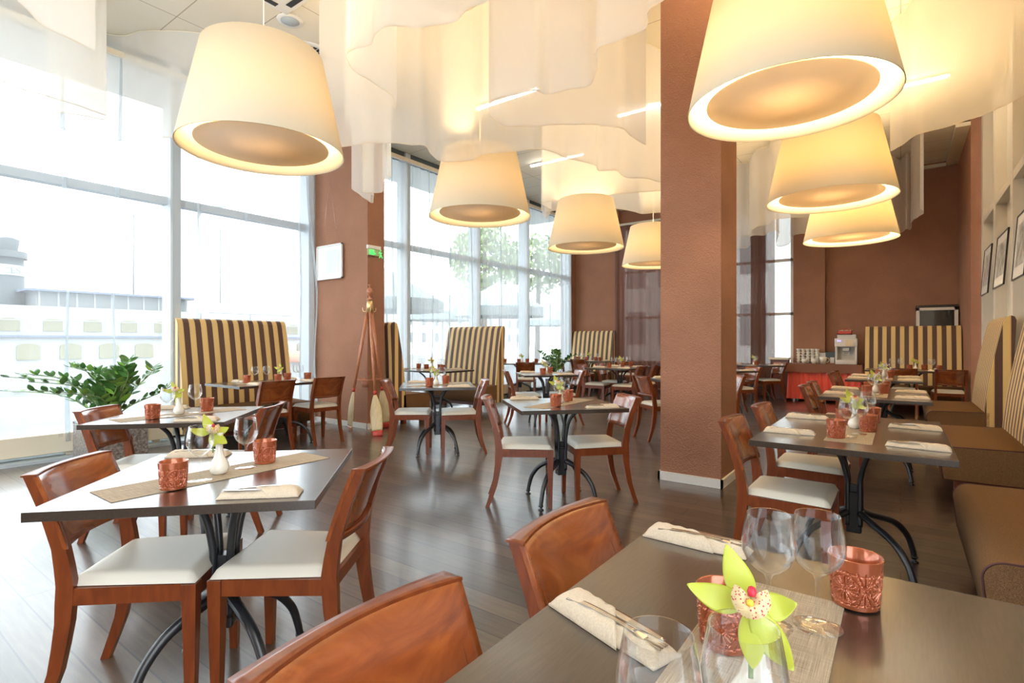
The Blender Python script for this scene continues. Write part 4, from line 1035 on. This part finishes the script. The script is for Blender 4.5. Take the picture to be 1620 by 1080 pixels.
for k in range(11): MB().prism(arch(-9.6 + k * 2.15, 4.35, 1.0, .85), -.42, -.34, 'x').build('window', 'ship_window', sh)
MB().lathe([(1.3, 6.0), (1.2, 9.6), (0, 9.6)], 30, -4, -9.4).build('funnel', 'funnel_dark', sh)
MB().lathe([(1.27, 8.1), (1.25, 8.8)], 30, -4, -9.4).build('funnel_band', 'hull_white', sh)
MB().lathe([(1.4, 9.3), (1.4, 9.75), (1.1, 9.75)], 30, -4, -9.4).lathe([(.5, 9.75), (.62, 10.6), (.3, 10.75), (0, 10.75)], 16, -4, -9.0).build('funnel_cap', 'funnel_dark', sh)
MB().lathe([(0, 5.6), (.62, 5.7), (.62, 5.9), (0, 6.0)], 20).v
tx = bpy.data.curves.new('funnel_lettering', 'FONT'); tx.body = 'UCES'; tx.size = .55; tx.extrude = .01; tx.align_x = 'CENTER'
to = bpy.data.objects.new('funnel_lettering', tx); C.objects.link(to); to.parent = sh; to.location = (-2.73, -9.25, 8.22); to.rotation_euler = (R(90), 0, R(75)); tx.materials.append(M['ship_glass'])
me_ = bpy.data.meshes.new_from_object(to); t2 = bpy.data.objects.new('funnel_lettering', me_); C.objects.link(t2); t2.parent = sh; t2.location = to.location; t2.rotation_euler = to.rotation_euler
bpy.data.objects.remove(to)
bmx = MB().tube(catmull([(.3, 8.2, 2.55), (.6, 9.4, 2.3), (.7, 11.5, 2.25), (.6, 13.6, 2.35), (.3, 14.6, 2.6)], 5), [.2] + [.55] * 19 + [.2], 10); bmx.build('lifeboat', 'lifeboat', sh)
for y in (-2, 4.5): MB().tube([(-3, y, 7), (-3, y, 13.5)], .06, 6).build('mast', 'ship_glass', sh)
for z in (5.05, 5.35): MB().tube([(.05, -24, z), (.05, 22, z)], .03, 5).build('railing', 'hull_white', sh)
tag(sh, 'white passenger ship with arched windows moored beyond the quay', 'ship')
lp = empty('street_lamp', (*at(311, 640, -.1)[:2], -.10))
lx, ly = atx(311, -15.5)[0], 0; lp.location = (-15.5, atx(311, -15.5)[0], -.10); D_ = atx(311, -15.5)[1]
MB().tube([(0, 0, 0), (0, 0, zat(338, D_))], .06, 8).build('pole', 'grey_metal', lp)
MB().tube(catmull([(0, 0, zat(338, D_)), (.02, .12, zat(328, D_)), (.03, .45, zat(318, D_))], 4), .045, 8).build('arm', 'grey_metal', lp)
MB().tube([(.03, .35, zat(320, D_)), (.03, .55, zat(314, D_)), (.03, .85, zat(309, D_))], [.05, .14, .06], 10, flat=.5).build('lamp_head', 'grey_metal', lp)
tag(lp, 'grey street lamp on the quay outside the front window', 'street lamp')
def make_parasol():
    r = empty('cafe_parasol'); n = 8
    vs = [(0, 0, 3.35)] + [(1.6 * math.cos(2 * PI * k / n), 1.6 * math.sin(2 * PI * k / n), 2.45) for k in range(n)] + [(1.6 * math.cos(2 * PI * k / n), 1.6 * math.sin(2 * PI * k / n), 2.15) for k in range(n)]
    fs = [(0, 1 + k, 1 + (k + 1) % n) for k in range(n)] + [(1 + k, 1 + n + k, 1 + n + (k + 1) % n, 1 + (k + 1) % n) for k in range(n)]
    MB().add(vs, fs).build('canopy', 'parasol_cloth', r); MB().tube([(0, 0, 0), (0, 0, 3.38)], .03, 8).build('pole', 'grey_metal', r); MB().box(-.35, .35, -.35, .35, 0, .08).build('base', 'grey_metal', r); return r
for px, X, lab in ((612, -11.4, 'closest to the pier'), (700, -14.6, 'second from the pier'), (790, -10.9, 'third from the pier'), (868, -15.2, 'furthest along')):
    place('parasol', make_parasol, (X, atx(px, X)[0], -.10), .2, f'grey-green cafe parasol outside the second window, {lab}', 'parasol', 'parasols outside')
def tree(x, y, h, rad, lab, seed):
    rnd = random.Random(seed); r = empty('tree', (x, y, -.1)); MB().tube([(0, 0, 0), (.05, .05, h * .5), (0, .1, h * .8)], [.2, .15, .08], 8).build('trunk', 'bark', r)
    cr = MB()
    for k in range(1500):
        v_ = Vector((rnd.gauss(0, 1), rnd.gauss(0, 1), rnd.gauss(0, .8))).normalized() * rad * rnd.uniform(.35, 1) ** .5; c_ = v_ + Vector((0, 0, h * .68)); s = .22
        a = Vector((rnd.uniform(-1, 1), rnd.uniform(-1, 1), rnd.uniform(-1, 1))).normalized() * s; b_ = a.cross(Vector((rnd.uniform(-1, 1), rnd.uniform(-1, 1), 1))).normalized() * s * .5
        cr.add([c_ - a, c_ + b_, c_ + a, c_ - b_], [(0, 1, 2, 3)])
    cr.build('crown', 'tree_leaf', r); tag(r, lab, 'tree', 'trees outside')
tree(-19.5, atx(765, -19.5)[0], 9, 2.0, 'green tree outside the second window, behind the parasols', 1)
tree(-19.5, atx(850, -19.5)[0], 9.5, 2.1, 'green tree outside the second window, by the back wall', 2)
def facade(name, x0, x1, y0, y1, h, lab, nwin, nrow):
    r = empty(name, ((x0 + x1) / 2, (y0 + y1) / 2, -.1)); hx_, hy_ = (x1 - x0) / 2, (y1 - y0) / 2
    MB().box(-hx_, hx_, -hy_, hy_, 0, h).build('wall', 'far_wall', r)
    for i in range(nwin):
        for j in range(nrow):
            if hy_ > hx_: yy = -hy_ + (i + .5) * 2 * hy_ / nwin; MB().box(hx_, hx_ + .05, yy - .5, yy + .5, 1.2 + j * 3, 2.9 + j * 3).build('window', 'ship_glass', r)
            else: xx = -hx_ + (i + .5) * 2 * hx_ / nwin; MB().box(xx - .5, xx + .5, -hy_ - .05, -hy_, 1.2 + j * 3, 2.9 + j * 3).build('window', 'ship_glass', r)
    tag(r, lab, 'building')
facade('building', -6, 2, 24, 30, 14, 'pale building seen through the back window', 4, 4)
facade('building', -14, -7.2, 27, 32, 9, 'pale building seen through the brown curtain beyond the back window', 4, 3)
facade('building', -75, -68, 62, 100, 9, 'pale waterfront building far beyond the ship', 12, 3)
